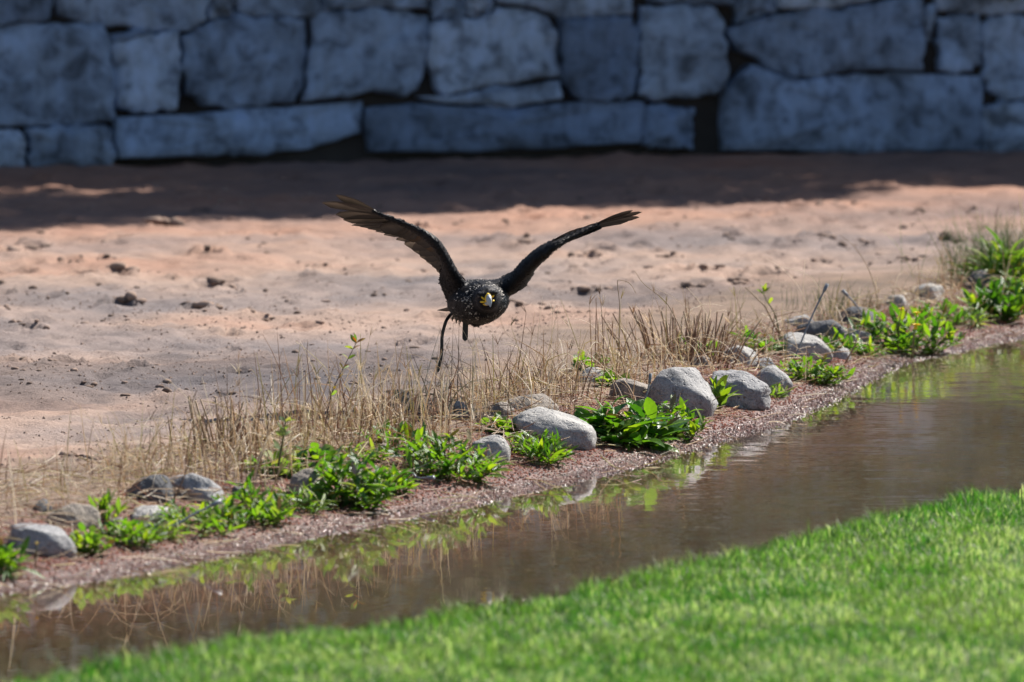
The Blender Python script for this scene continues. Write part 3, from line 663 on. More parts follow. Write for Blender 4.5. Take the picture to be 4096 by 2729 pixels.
n = 16000
x = rng.uniform(-1.6, 1.3, n); y = rng.uniform(18.2, 23.5, n); d = sdist(x, y, shore); k = (d > 0.8) & (fbm(x * 4, y * 2.5, 95, 3) > 0.40); x, y = x[k], y[k]
r = 0.0012 + 0.0045 * rng.random(len(x)) ** 3; cols = np.array((0.31, 0.22, 0.175)) * rng.uniform(0.55, 1.15, (len(x), 1))
g_ = link('sand_crumbs', grains('sand_crumbs', x, y, r, cols, 6, 0.1), M['clod']); tag(g_, 'fine crumbs of sand near the planted strip', 'sand', kind='stuff')

# ------------------------------------------------------------------ lawn grass
n = 760000
x = rng.uniform(-1.55, 1.75, n); y = rng.uniform(14.2, 20.0, n); d = -sdist(x, y, lawnE); k = (d > -0.012) & (np.abs(x) < y * 0.0615 + 0.15); x, y, d = x[k], y[k], d[k]
keep = rng.random(len(x)) < 0.5 + 0.5 * sstep(0.35, 0.55, fbm(x * 6, y * 6, 51, 2)); x, y, d = x[keep], y[keep], d[keep]
n = len(x); print('lawn blades', n)
patch = 0.55 * fbm(x * 2.2, y * 1.4, 31, 3) + 0.45 * fbm(x * 11, y * 7, 33, 2); fine_ = fbm(x * 14, y * 14, 35, 2)
h = (0.011 + 0.015 * rng.random(n)) * (0.35 + 1.5 * fine_) * (1 + 0.9 * (1 - sstep(0.0, 0.16, d)) * (0.2 + 1.3 * fine_)); h *= np.where(rng.random(n) > 0.992, 1.7, 1.0)
az = rng.uniform(0, 6.283, n); ln = rng.uniform(0.1, 0.85, n) * h; lx, ly = np.cos(az) * ln, np.sin(az) * ln
wa = az + math.pi / 2 + rng.normal(0, 0.5, n); ww = rng.uniform(0.0007, 0.0014, n); ux, uy = np.cos(wa) * ww, np.sin(wa) * ww
z = Hz(x, y) - 0.003
P0 = np.stack([x, y, z], 1); U = np.stack([ux, uy, np.zeros(n)], 1); L1 = np.stack([lx * 0.3, ly * 0.3, h * 0.62], 1); L2 = np.stack([lx, ly, h], 1)
V = np.stack([P0 - U, P0 + U, P0 + L1 - U * 0.85, P0 + L1 + U * 0.85, P0 + L2 - U * 0.15, P0 + L2 + U * 0.15], 1).reshape(-1, 3)
b_ = (np.arange(n) * 6)[:, None]; Fq = np.concatenate([b_ + np.array([[0, 1, 3, 2]]), b_ + np.array([[2, 3, 5, 4]])], 1).reshape(-1, 4)
g1 = np.array((0.080, 0.195, 0.030)); g2 = np.array((0.21, 0.285, 0.09)); g3 = np.array((0.60, 0.57, 0.42)); g4 = np.array((0.05, 0.17, 0.03))
mixv = sstep(0.34, 0.54, patch)[:, None]; c = g1 * (1 - mixv) + g2 * mixv
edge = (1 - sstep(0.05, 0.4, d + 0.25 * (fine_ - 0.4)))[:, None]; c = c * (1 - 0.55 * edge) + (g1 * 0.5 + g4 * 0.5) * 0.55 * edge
c = c * rng.uniform(0.45, 1.4, (n, 1)); dry = rng.random(n) < (0.13 + 0.26 * sstep(0.36, 0.6, fbm(x * 4, y * 3, 61, 3)) * sstep(0.1, 0.5, d)); c[dry] = g3 * rng.uniform(0.7, 1.3, (dry.sum(), 1))
cc = np.repeat(c, 6, 0)
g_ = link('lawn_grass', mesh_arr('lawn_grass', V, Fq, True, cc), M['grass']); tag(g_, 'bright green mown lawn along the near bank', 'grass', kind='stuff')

# ------------------------------------------------------------------ dry grass on the berm
def blade_pts(p, h, az, lean, curl, nseg=6, kink=None):
    pts = [np.array(p, float)]; a = lean; d = np.array((math.cos(az), math.sin(az), 0)); L = h / nseg
    for i in range(nseg):
        if kink is not None and i == kink[0]: a += kink[1]
        pts.append(pts[-1] + L * (d * math.sin(a) + np.array((0, 0, 1)) * math.cos(a))); a += curl / nseg
    return pts
STRAW = [(0.30, 0.19, 0.125), (0.70, 0.58, 0.43), (0.78, 0.70, 0.57), (0.58, 0.44, 0.31), (0.40, 0.26, 0.18), (0.83, 0.77, 0.66), (0.58, 0.52, 0.28)]
def hmax(px):
    return np.interp(px, [-300, 0, 350, 600, 850, 1150, 1450, 1800, 2100, 2400, 2650, 2900, 3150, 3500, 3800, 4200], [0.10, 0.11, 0.11, 0.12, 0.14, 0.155, 0.15, 0.15, 0.16, 0.15, 0.12, 0.11, 0.10, 0.09, 0.11, 0.13])
mb = MB()
for i in range(4400):
    px = R.uniform(-250, 4300); t = R.uniform(0.35, 1.06) if R.random() < 0.88 else R.uniform(0.0, 0.4)
    dens = np.interp(px, [-250, 0, 400, 700, 1000, 2800, 3200, 3700, 4300], [0.2, 0.22, 0.3, 0.8, 1.0, 1.0, 0.6, 0.5, 0.7]) 
    if R.random() > dens * (0.35 + 1.2 * float(vnoise(px / 130, t * 3, 8))): continue
    q = strip(px, t); z = float(Hz(q[0], q[1])[0]) - 0.004
    if any(abs(q[0] - rx) < 0.5 * rw and -0.55 < q[1] - ry < 0.35 * rw for rx, ry, rw in ROCKPOS) and R.random() < 0.88: continue
    hh = 1.45 * hmax(px) * (0.15 + 0.85 * R.random() ** 2.3) * (1.25 if R.random() > 0.93 else 1.0); az = R.uniform(0, 6.283)
    kk = (R.randint(2, 4), R.uniform(0.5, 1.6)) if R.random() < 0.22 else None
    col = np.array(R.choice(STRAW)) * R.uniform(0.8, 1.15)
    pts = blade_pts((q[0], q[1], z), hh, az, abs(R.gauss(0, 0.35)), R.choice((0.0, 0.15, 0.4, 1.0, 2.2)) * R.uniform(-0.4, 1.2), 6, kk)
    r0 = R.uniform(0.0008, 0.0019); mb.tube(pts, [r0, r0 * 0.95, r0 * 0.9, r0 * 0.8, r0 * 0.65, r0 * 0.45, r0 * 0.25], tuple(col), 3, False)
    if R.random() < 0.12:      # seed head spikes
        for _ in range(3):
            mb.tube(blade_pts(pts[-1], 0.03, R.uniform(0, 6.28), R.uniform(0.2, 0.7), 0.3, 3), [r0 * 0.5, r0 * 0.6, r0 * 0.4, r0 * 0.1], tuple(col), 3, False)
for i in range(260):           # long arching wisps
    px = R.uniform(300, 3000) if R.random() < 0.85 else R.uniform(3000, 4200); q = strip(px, R.uniform(0.3, 1.0)); z = float(Hz(q[0], q[1])[0]) - 0.003
    pts = blade_pts((q[0], q[1], z), R.uniform(0.13, 0.26), R.uniform(0, 6.283), abs(R.gauss(0, 0.25)), R.uniform(0.8, 2.8), 9, (R.randint(4, 7), R.uniform(0, 1.2)) if R.random() < 0.4 else None)
    r0 = R.uniform(0.0006, 0.0012); mb.tube(pts, [r0 * (1 - 0.08 * k) for k in range(10)], tuple(np.array(R.choice(STRAW[1:3] + STRAW[5:6])) * R.uniform(0.9, 1.1)), 3, False)
dg = mb.build('dry_grass', M['straw']); tag(dg, 'pale dry standing grass along the planted strip', 'dry grass', kind='stuff')
mb = MB()
for i in range(4000):          # flattened straw lying between the rocks
    px = R.uniform(-250, 4300); t = R.uniform(-0.12, 1.1) if R.random() < 0.85 else R.uniform(-0.45, 0.1)
    if t < 0 and R.random() < 0.6: continue
    q = strip(px, t); z = float(Hz(q[0], q[1])[0]); az = R.uniform(0, 6.283); L = R.uniform(0.025, 0.10)
    pts = blade_pts((q[0], q[1], z + R.uniform(0.001, 0.035 if t > 0.15 else 0.008)), L, az, R.uniform(1.25, 1.7), R.uniform(-0.5, 0.5), 4)
    pts = [np.array((p[0], p[1], max(p[2], float(Hz(p[0], p[1])[0]) + 0.0015))) for p in pts]
    r0 = R.uniform(0.0006, 0.0014); mb.tube(pts, [r0, r0, r0, r0 * .8, r0 * .5], tuple(np.array(R.choice(STRAW)) * R.uniform(0.7, 1.1)), 3, False)
dg = mb.build('straw_litter', M['straw']); tag(dg, 'flattened straw and dead stems lying between the rocks', 'straw', kind='stuff')

# individual tall stems traced where they stand out
def traced(name, label, cat, pts_px, Y, r, mat, group=None):
    mb = MB(); P = [at(x, y, Y) for x, y in pts_px]; b0 = P[0].copy(); b0[2] = min(b0[2], float(Hz(b0[0], b0[1])[0]) - 0.01)
    P[0] = b0; n = len(P); mb.tube([p - b0 for p in P], [r * (1 - 0.6 * i / (n - 1)) for i in range(n)], (1, 1, 1), 5)
    o = mb.build(name, M[mat]); o.location = b0; tag(o, label, cat, group); return o
def bez(P, n=5):
    out = []; P = [np.array(p, float) for p in P]; P = [2 * P[0] - P[1]] + P + [2 * P[-1] - P[-2]]
    for i in range(1, len(P) - 2):
        for j in range(n):
            t = j / n; a, b, c, d = P[i - 1:i + 3]; out.append(0.5 * (2 * b + (c - a) * t + (2 * a - 5 * b + 4 * c - d) * t * t + (3 * b - a - 3 * c + d) * t ** 3))
    out.append(P[-2]); return out
Y1 = gnd(2500, 1600)[1]
traced('grass_stem', 'tall hooked pale grass stem drooping over beside the brown cut stems', 'grass stem', bez([(2530, 1600), (2480, 1400), (2478, 1220), (2470, 1130), (2485, 1122), (2520, 1135), (2545, 1175)]), Y1, 0.0013, 'palestalk')
traced('grass_stem', 'long straight thin stem leaning over the brown cut stems', 'grass stem', bez([(2760, 1400), (2690, 1250), (2650, 1195), (2575, 1135), (2540, 1085)]), Y1 + 0.5, 0.0013, 'palestalk')
traced('grass_stem', 'thin pale stem rising to meet the hanging leather strap', 'grass stem', bez([(1745, 1690), (1752, 1560), (1775, 1430), (1800, 1350), (1765, 1400)]), gnd(1750, 1700)[1], 0.0009, 'palestalk')
traced('grass_stem', 'long thin grass stem curving up behind the flying bird', 'grass stem', bez([(2160, 1600), (2100, 1410), (2030, 1340), (2005, 1290), (2000, 1262)]), gnd(2150, 1400)[1] + 0.5, 0.001, 'palestalk')
traced('grass_stem', 'tall bare stem standing before the shaded sand between the two stalk clumps', 'grass stem', bez([(1262, 1700), (1240, 1520), (1228, 1420), (1232, 1365)]), gnd(1260, 1740)[1], 0.0014, 'stalk')
traced('grass_stem', 'long leaning straw crossing the low end of the bank', 'grass stem', bez([(640, 1880), (520, 1810), (420, 1770), (300, 1768)]), gnd(600, 1900)[1], 0.0012, 'palestalk')
traced('grass_stem', 'dark slanting stem rising in front of the broad grey rock', 'grass stem', bez([(690, 2010), (740, 1900), (775, 1790), (795, 1745)]), gnd(690, 2060)[1], 0.0016, 'stalk')
traced('grass_stem', 'pale long stem leaning over the dandelion plant', 'grass stem', bez([(3520, 1230), (3480, 1090), (3420, 990), (3362, 942)]), gnd(3520, 1270)[1], 0.0013, 'palestalk')
traced('grass_stem', 'dark tipped stem standing above the tall green grass', 'grass stem', bez([(4010, 1040), (3985, 930), (3985, 860), (3996, 822)]), gnd(4010, 1075)[1], 0.002, 'stalk')
traced('broken_reed', 'thick pale broken reed leaning over the long smooth rock', 'reed', [(3130, 1330), (3060, 1225), (2980, 1148)], gnd(3130, 1350)[1], 0.0032, 'palestalk')
traced('broken_reed', 'short pale broken reed lying against the grey rock by the dandelions', 'reed', [(3365, 1460), (3410, 1400), (3450, 1302)], gnd(3365, 1470)[1], 0.0026, 'palestalk')

# clumps of cut brown stalks
def stalk_clump(name, label, px, py, wpx, dpx, hpx, n, seed, mats=('stalk', 'stalk', 'palestalk'), r=0.0019, spread=0.35):
    rr = random.Random(seed); g = gnd(px, py); k = g[1] / FPX
    t = empty(name, g); tag(t, label, 'dead stems')
    for i in range(n):
        dx = rr.gauss(0, 0.36) * wpx * k; dy = rr.gauss(0, 0.4) * dpx * k * 3; z = float(Hz(g[0] + dx, g[1] + dy)[0]) - g[2] - 0.006
        h = hpx * k * rr.uniform(0.5, 1.0); lx = dx * spread / max(wpx * k, 1e-3) + rr.gauss(0, 0.13); ly = rr.gauss(0, 0.14); mb = MB()
        mid = np.array((dx + lx * h * 0.45, dy + ly * h * 0.5, z + h * 0.52)); top = np.array((dx + lx * h * 1.1, dy + ly * h, z + h)); rad = r * rr.uniform(0.7, 1.25)
        mb.tube([(dx, dy, z), mid, top], [rad * 1.1, rad, rad * 0.9], (1, 1, 1), 5); mb.build('stalk', M[rr.choice(mats)], t)
stalk_clump('cut_stalks', 'clump of brown cut stalks rising from straw above the broad grey rock', 935, 1810, 190, 40, 235, 30, 3, r=0.0023, spread=0.2)
stalk_clump('cut_stalks', 'dense bushy clump of brown cut stems behind the long sloping granite rock', 2740, 1440, 330, 60, 225, 74, 4, spread=0.7)
stalk_clump('cut_stalks', 'sparse upright dead stems between red leaved sapling and hanging strap', 1520, 1730, 330, 40, 190, 26, 6, ('palestalk', 'stalk'), 0.0013)
stalk_clump('cut_stalks', 'thin dead stems in straw behind the largest boulder', 2220, 1585, 300, 40, 190, 22, 7, ('palestalk', 'stalk'), 0.0013)

# ------------------------------------------------------------------ leafy plants
def leaf_mesh(name, W, fold, curl, nseg=7, peak=0.5, serr=0.0):
    v = []; f = []; z = 0; y = 0; a = 0.0
    for i in range(nseg + 1):
        t = i / nseg; ww = W * max(0.02, math.sin(math.pi * t ** (math.log(0.5) / math.log(peak))) ** 0.8) * (1 + (serr if i % 2 else -serr)); 
        if i == 0: ww = W * 0.12
        if i == nseg: ww = 0.004
        v += [(-ww, y, z + ww * fold), (0, y, z), (ww, y, z + ww * fold)]
        y += math.cos(a) / nseg; z += math.sin(a) / nseg; a -= curl / nseg
        if i: 
            b = (i - 1) * 3; f += [(b, b + 1, b + 4, b + 3), (b + 1, b + 2, b + 5, b + 4)]
    return mesh_py(name, v, f)
LEAF = {'lance': [leaf_mesh('leaf', 0.125, 0.35, 0.5, 7, 0.5), leaf_mesh('leaf', 0.145, 0.25, 0.15, 7, 0.55), leaf_mesh('leaf', 0.11, 0.45, 0.9, 7, 0.48), leaf_mesh('leaf', 0.135, 0.2, -0.3, 7, 0.52)],
        'broad': [leaf_mesh('leaf', 0.20, 0.3, 0.6, 10, 0.45, 0.06), leaf_mesh('leaf', 0.24, 0.2, 0.3, 10, 0.5, 0.06), leaf_mesh('leaf', 0.17, 0.4, 0.9, 10, 0.5, 0.05)],
        'round': [leaf_mesh('leaf', 0.36, 0.25, 0.4, 6, 0.5), leaf_mesh('leaf', 0.42, 0.15, 0.1, 6, 0.5)],
        'strap': [leaf_mesh('leaf', 0.055, 0.3, 0.7, 8, 0.5), leaf_mesh('leaf', 0.045, 0.4, 1.2, 8, 0.45)]}
def lmesh(kind, mat, rr):
    m = rr.choice(LEAF[kind]); key = (m.name, mat)
    if key not in LCACHE:
        c = m.copy(); c.materials.clear(); c.materials.append(M[mat]); LCACHE[key] = c
    return LCACHE[key]
LCACHE = {}
def put_leaf(parent, p, d, length, kind, mat, rr, roll=0.5, width=1.0):
    if rr.random() < 0.04 and mat != 'leafred': mat = 'leafdead'
    d = np.array(d, float); d /= np.linalg.norm(d); up = np.array((rr.gauss(0, roll), rr.gauss(0, roll), 1.0)); s_ = np.cross(d, up); s_ /= np.linalg.norm(s_) + 1e-9; nz = np.cross(s_, d)
    o = bpy.data.objects.new('leaf', lmesh(kind, mat, rr)); COL.objects.link(o); o.parent = parent
    m = Matrix(((s_[0], d[0], nz[0], p[0]), (s_[1], d[1], nz[1], p[1]), (s_[2], d[2], nz[2], p[2]), (0, 0, 0, 1)))
    o.matrix_local = m @ Matrix.Diagonal((length * width, length, length, 1)); return o
def plant(label, px, py, wpx, hpx, n, lpx, kind, mats, seed, nstem=9, upright=0.55, name='leafy_plant', low=0.1, width=1.0, dep=0.55):
    rr = random.Random(seed); g = gnd(px, py); k = g[1] / FPX; W, Hh, L = wpx * k * 0.76, hpx * k * 1.12, lpx * k * 1.08; n = min(290, int(n * 3.3)); nstem = int(nstem * 2.4)
    t = empty(name, g); tag(t, label, 'plant'); st = MB(); per = max(1, n // nstem)
    for s_ in range(nstem):
        a = rr.uniform(0, 6.283); q = math.sqrt(rr.random()); bx, by = q * math.cos(a) * W * 0.75, q * math.sin(a) * W * 0.75 * dep * 1.6
        hh = max(0.2, (1 - 0.55 * q * q)) * Hh * rr.uniform(0.6, 1.0); bz = float(Hz(g[0] + bx * 0.6, g[1] + by * 0.6)[0]) - g[2]
        tip = np.array((bx * 1.15, by * 1.15, bz + max(hh - L * 0.45, 0.01))); base = np.array((bx * 0.6, by * 0.6, bz - 0.004)); mid = base * 0.5 + tip * 0.5 + np.array((rr.gauss(0, 0.004), rr.gauss(0, 0.004), 0.004))
        pts = bez([base, mid, tip], 4); st.tube(pts, [0.0014, 0.0013, 0.0012, 0.0011, 0.001, 0.0009, 0.0008, 0.0007, 0.0006], (1, 1, 1), 4)
        off = rr.uniform(0, 6.28)
        for i in range(per):
            u = low + (1 - low) * (i + rr.random()) / per; p = pts[min(len(pts) - 1, int(u * (len(pts) - 1)))]
            az = off + i * 2.4 + rr.gauss(0, 0.35); el = (upright * (0.35 + 0.9 * u) + rr.gauss(0, 0.22)); el = min(1.45, max(-0.25, el))
            d = (math.cos(el) * math.cos(az) + bx / max(W, 1e-3) * 0.5, math.cos(el) * math.sin(az) + by / max(W, 1e-3) * 0.4, math.sin(el))
            put_leaf(t, p, d, L * rr.uniform(0.55, 1.2) * (0.8 + 0.3 * (1 - abs(u - 0.5))), kind, rr.choice(mats), rr, 0.4, width * (0.85 if kind in ('lance', 'broad') else 1.0))
    st.build('stems', M['stem'], t); return t
B, D, P_, G_ = 'leaf', 'leafdark', 'leafpale', 'leafgrey'
plant('green plant at the low end of the bank before the big smooth rock', 20, 2300, 130, 160, 26, 95, 'lance', (B, D), 21, 6)
plant('small herb with tiny leaves between the big smooth end rock and bent tube', 350, 2215, 150, 120, 30, 42, 'round', (B, P_), 22, 8, 0.7)
plant('grey green upright sprig standing behind the small herb', 420, 2085, 90, 130, 14, 75, 'lance', (P_, B), 23, 3, 1.1)
plant('low leafy plant under the long bent grey tube', 520, 2175, 250, 120, 46, 72, 'lance', (B, B, D), 24, 10, 0.5)
plant('spreading plant with yellowing leaves beside the broad grey rock', 790, 2125, 300, 150, 60, 66, 'lance', (B, B, P_), 25, 12)
plant('bushy plant with grey green leaves in front of the shaded rock', 1010, 2085, 280, 185, 70, 74, 'lance', (B, B, D, P_), 26, 14)
plant('small leafy plant just behind the shaded rock', 1250, 1870, 230, 110, 34, 50, 'round', (D, B, G_), 27, 9, 0.6)
plant('lush dark plant with long leaves hanging over the gravel by the pitted rock', 1400, 2020, 330, 250, 96, 92, 'lance', (B, D, D, B), 28, 16, 0.5)
plant('lush bright plant with the longest leaves between pitted and smooth oval rocks', 1770, 1905, 380, 210, 104, 84, 'lance', (B, B, D), 29, 18, 0.5)
plant('small upright leaves peeping above the pitted rounded rock', 1600, 1790, 220, 110, 26, 78, 'lance', (B, D), 30, 6, 1.0)
plant('pale chickweed with tiny leaves between smooth oval rock and largest boulder', 2095, 1815, 170, 95, 60, 24, 'round', (P_, P_, B), 31, 14, 0.7)
plant('small plant with blue flowers behind the smooth oval rock', 2005, 1735, 130, 95, 26, 44, 'round', (B, B, P_), 32, 7, 0.7)
plant('narrow leaved plant at the foot of the largest boulder', 2175, 1850, 190, 150, 44, 66, 'lance', (B, D, B), 33, 8, 0.8)
plant('small narrow leaved weed between the largest boulder and the flat slab', 2420, 1760, 90, 100, 16, 48, 'lance', (B, P_), 34, 4, 0.8)
plant('dark green plant with big broad serrated leaves before the brown tinged rock', 2490, 1775, 300, 215, 62, 118, 'broad', (D, D, B), 35, 11, 0.5)
plant('bright leafy plant at the foot of the long sloping granite rock', 2680, 1745, 250, 180, 70, 62, 'lance', (B, B, D), 36, 12, 0.6, width=1.3)
plant('upright bright leaf sprig between granite rock and creased rock', 2868, 1640, 90, 140, 14, 78, 'broad', (B, P_), 37, 3, 1.0)
plant('bright green low plant at the foot of the upright grey tube', 3240, 1525, 260, 130, 76, 52, 'lance', (B, B, P_), 38, 14, 0.6, width=1.3)
plant('leafy sprigs in front of the big dark rock', 3350, 1420, 150, 110, 28, 52, 'lance', (B, D), 39, 6, 0.8, width=1.3)
dand = plant('broad leafy plant carrying yellow dandelion flowers', 3630, 1400, 380, 175, 110, 72, 'lance', (B, B, D, P_), 40, 18, 0.75, width=1.2)
plant('small leafy weed behind the dandelions beside the pale rounded rock', 3760, 1300, 210, 110, 34, 56, 'lance', (B, D), 41, 8, 0.8)
plant('dark green rosette beside the tall green grass', 3985, 1275, 200, 165, 64, 66, 'lance', (D, D, B), 42, 12, 0.8, width=1.3)
plant('green shoots beneath the brown cut stems', 2790, 1420, 160, 90, 24, 46, 'lance', (B, D), 43, 6, 0.8)
plant('green leaves behind the rounded rock under cut stems', 3020, 1400, 180, 100, 26, 56, 'broad', (D, B), 44, 6, 0.7)
plant('small green weed in straw behind the speckled long rock', 2350, 1480, 110, 70, 16, 44, 'round', (B,), 45, 4, 0.7)
plant('small leafy seedlings in straw beside the largest boulder', 2440, 1545, 90, 60, 12, 44, 'round', (B, P_), 46, 4, 0.7)
for k_i, (lb, px, py, w_, h_, n_, l_, kd, ms) in enumerate([
    ('narrow grassy weed between the bent tube and the yellowing plant', 665, 2158, 150, 95, 26, 84, 'strap', (B, P_)),
    ('small dark weed between the yellowing plant and the grey green bush', 905, 2108, 150, 110, 28, 58, 'lance', (D, B)),
    ('grassy weed at the foot of the shaded rock', 1190, 2040, 190, 120, 34, 90, 'strap', (B, D, P_)),
    ('round leaved weed between the shaded rock and the lush dark plant', 1275, 2025, 110, 90, 24, 40, 'round', (B, P_)),
    ('leaves spilling between the pitted rock and short curled tube', 1575, 1965, 150, 110, 30, 70, 'lance', (B, D)),
    ('pale leaved weed behind the pitted rounded rock', 1460, 1840, 170, 90, 24, 60, 'lance', (P_, B)),
    ('round leaved weed in straw above the bushy plant', 1090, 1900, 180, 90, 26, 46, 'round', (B, G_)),
    ('grassy weed hanging over gravel beside the smooth oval rock', 1925, 1880, 120, 70, 18, 84, 'strap', (B, P_)),
    ('grassy fringe below the big serrated leaves', 2590, 1770, 200, 80, 26, 96, 'strap', (P_, B)),
    ('small weed at the foot of the creased rock', 3100, 1590, 110, 60, 16, 46, 'lance', (B, P_)),
    ('grassy weed between the big dark rock and dandelion plant', 3450, 1420, 130, 90, 24, 80, 'strap', (B, D)),
    ('tall strap leaved grass standing behind the dark green rosette', 4010, 1150, 200, 210, 60, 150, 'strap', (B, B, P_)),
    ('low grass spreading under the tall green tuft', 4085, 1215, 180, 130, 50, 110, 'strap', (B, D)),
    ('grassy weed beside the dark green rosette', 3860, 1300, 150, 110, 26, 80, 'strap', (B, P_))]):
    plant(lb, px, py, w_, h_, n_, l_, kd, ms, 80 + k_i, 6, 0.7)
def flower(parent, px, py, Y, r, mat, npet=26):
    rr = random.Random(int(px)); c = at(px, py, Y) - np.array(parent.location); mb = MB()
    for i in range(npet):
        a = i * 2.4; q = 0.35 + 0.65 * (i / npet); e = 0.9 - 0.8 * q; d = np.array((math.cos(a) * math.cos(e), math.sin(a) * math.cos(e), math.sin(e))); s_ = np.array((-math.sin(a), math.cos(a), 0)) * r * 0.16
        b0 = len(mb.v); mb.v += [c - s_ * 0.4, c + s_ * 0.4, c + d * r * q + s_, c + d * r * q - s_]; mb.c += [(1, 1, 1)] * 4; mb.f.append((b0, b0 + 1, b0 + 2, b0 + 3))
    mb.tube([c - np.array((0, 0, r * 0.5)), c], [r * 0.35, r * 0.2], (1, 1, 1), 6)
    o = mb.build('flower', M[mat], parent, False); sb = MB(); b_y = c[1] + (0.13 if c[1] < -0.2 else 0.01); gz_ = float(Hz(c[0] + parent.location.x, b_y + parent.location.y)[0]) - parent.location.z; sb.tube([np.array((c[0] - 0.004, b_y, gz_ - 0.003)), np.array((c[0] - 0.002, (b_y + c[1]) / 2, c[2] * 0.75 + gz_ * 0.25)), c - np.array((0, 0, r * 0.4))], 0.0012); sb.build('stem', M['stem'], parent); return o
Yd = float(dand.location.y)
flower(dand, 3662, 1303, Yd - 0.30, 0.018, 'yellow', 60); flower(dand, 3668, 1252, Yd - 0.28, 0.011, 'yellow', 40); flower(dand, 3606, 1236, Yd - 0.28, 0.010, 'yellow', 40)
for o in list(bpy.data.objects):
    if o.get('label', '').startswith('small plant with blue'):
        flower(o, 2012, 1718, float(o.location.y) - 0.03, 0.005, 'blue', 10); flower(o, 2016, 1738, float(o.location.y) - 0.03, 0.004, 'blue', 10)
    if o.get('label', '').startswith('green plant at the low end'):
        flower(o, 148, 2172, float(o.location.y) + 0.05, 0.006, 'yellow', 14)

# saplings
def sapling(label, pts_px, Y, leaves, mat, lpx, seed, stem='darkstem', r=0.0016):
    rr = random.Random(seed); P = [at(x, y, Y) for x, y in pts_px]; b0 = P[0].copy(); b0[2] = float(Hz(b0[0], b0[1])[0]) - 0.006; P[0] = b0
    t = empty('sapling', b0); tag(t, label, 'sapling'); pts = bez([p - b0 for p in P], 6); mb = MB(); n = len(pts); mb.tube(pts, [r * (1 - 0.6 * i / n) for i in range(n)], (1, 1, 1), 5); mb.build('stem', M[stem], t)
    for (u, cnt) in leaves:
        p = pts[min(n - 1, int(u * (n - 1)))]
        for i in range(cnt):
            a = rr.uniform(0, 6.28); put_leaf(t, p, (math.cos(a) * 0.8, math.sin(a) * 0.5, rr.uniform(0.3, 1.0)), lpx * Y / FPX * rr.uniform(0.7, 1.2), 'lance', mat if not isinstance(mat, tuple) else rr.choice(mat), rr, 0.5, 1.4)
sapling('young sapling with dark stem and reddish new leaves', [(1292, 1700), (1320, 1600), (1345, 1530), (1385, 1450), (1425, 1372)], gnd(1292, 1745)[1], [(1.0, 5), (0.93, 4), (0.82, 3), (0.7, 3), (0.55, 2), (0.4, 2), (0.3, 2)], ('leafred', 'leafred', 'leafpale'), 42, 5)
sapling('twig with one yellow green bud beside the broken reed', [(3125, 1330), (3100, 1260), (3065, 1200), (3052, 1170)], gnd(3125, 1360)[1], [(1.0, 5), (0.9, 3), (0.6, 1)], 'leafpale', 48, 6, 'stem', 0.0022)
sapling('thick stemmed downy plant with grey green leaves above the bushy plant', [(1100, 1880), (1128, 1780), (1140, 1700), (1150, 1650)], gnd(1100, 1930)[1], [(0.75, 4), (0.6, 6), (0.45, 6), (0.3, 4)], 'leafgrey', 48, 7, 'stem', 0.003)

# tall green grass at the far end of the bank
def tuft(label, px, py, wpx, hpx, n, seed, cols):
    rr = random.Random(seed); mb = MB(); g = gnd(px, py); k = g[1] / FPX
    for i in range(n):
        dx, dy = rr.gauss(0, 0.4) * wpx * k, rr.gauss(0, 0.5) * wpx * k; z = float(Hz(g[0] + dx, g[1] + dy)[0]) - g[2] - 0.003
        mb.tube(blade_pts((dx, dy, z), hpx * k * rr.uniform(0.45, 1.05), rr.uniform(0, 6.28), rr.uniform(0.02, 0.4), rr.uniform(0, 1.0), 5), [0.0016, 0.0016, 0.0015, 0.0012, 0.0008, 0.0003], tuple(np.array(rr.choice(cols)) * rr.uniform(0.8, 1.2)), 3, False, 0.4)
    o = mb.build('grass_tuft', M['grass']); o.location = g; tag(o, label, 'grass', kind='stuff')
GR = [(0.07, 0.15, 0.03), (0.10, 0.18, 0.05), (0.16, 0.20, 0.08), (0.40, 0.32, 0.18)]
tuft('tall green grass tuft at the far end of the bank', 4060, 1130, 330, 300, 700, 1, [(0.08, 0.19, 0.035), (0.11, 0.23, 0.055), (0.16, 0.25, 0.08), (0.12, 0.22, 0.05), (0.38, 0.34, 0.18)])
tuft('green and straw grass tuft behind the dandelion plant', 3400, 1240, 300, 130, 120, 2, GR + [(0.45, 0.36, 0.22)])
tuft('loose green grass blades beside the upright grey tube', 3330, 1300, 120, 130, 24, 3, GR)
tuft('dark weed growing in the gap at the wall foot', 2822, 606, 60, 150, 90, 5, [(0.02, 0.05, 0.012), (0.03, 0.07, 0.02)])
tuft('dark green weed clump growing at the foot of the wall', 3330, 606, 190, 85, 220, 6, [(0.02, 0.05, 0.012), (0.03, 0.07, 0.02)])
tuft('low dark weed under the long block at the wall foot', 1860, 614, 170, 40, 120, 7, [(0.02, 0.05, 0.012), (0.03, 0.07, 0.02)])

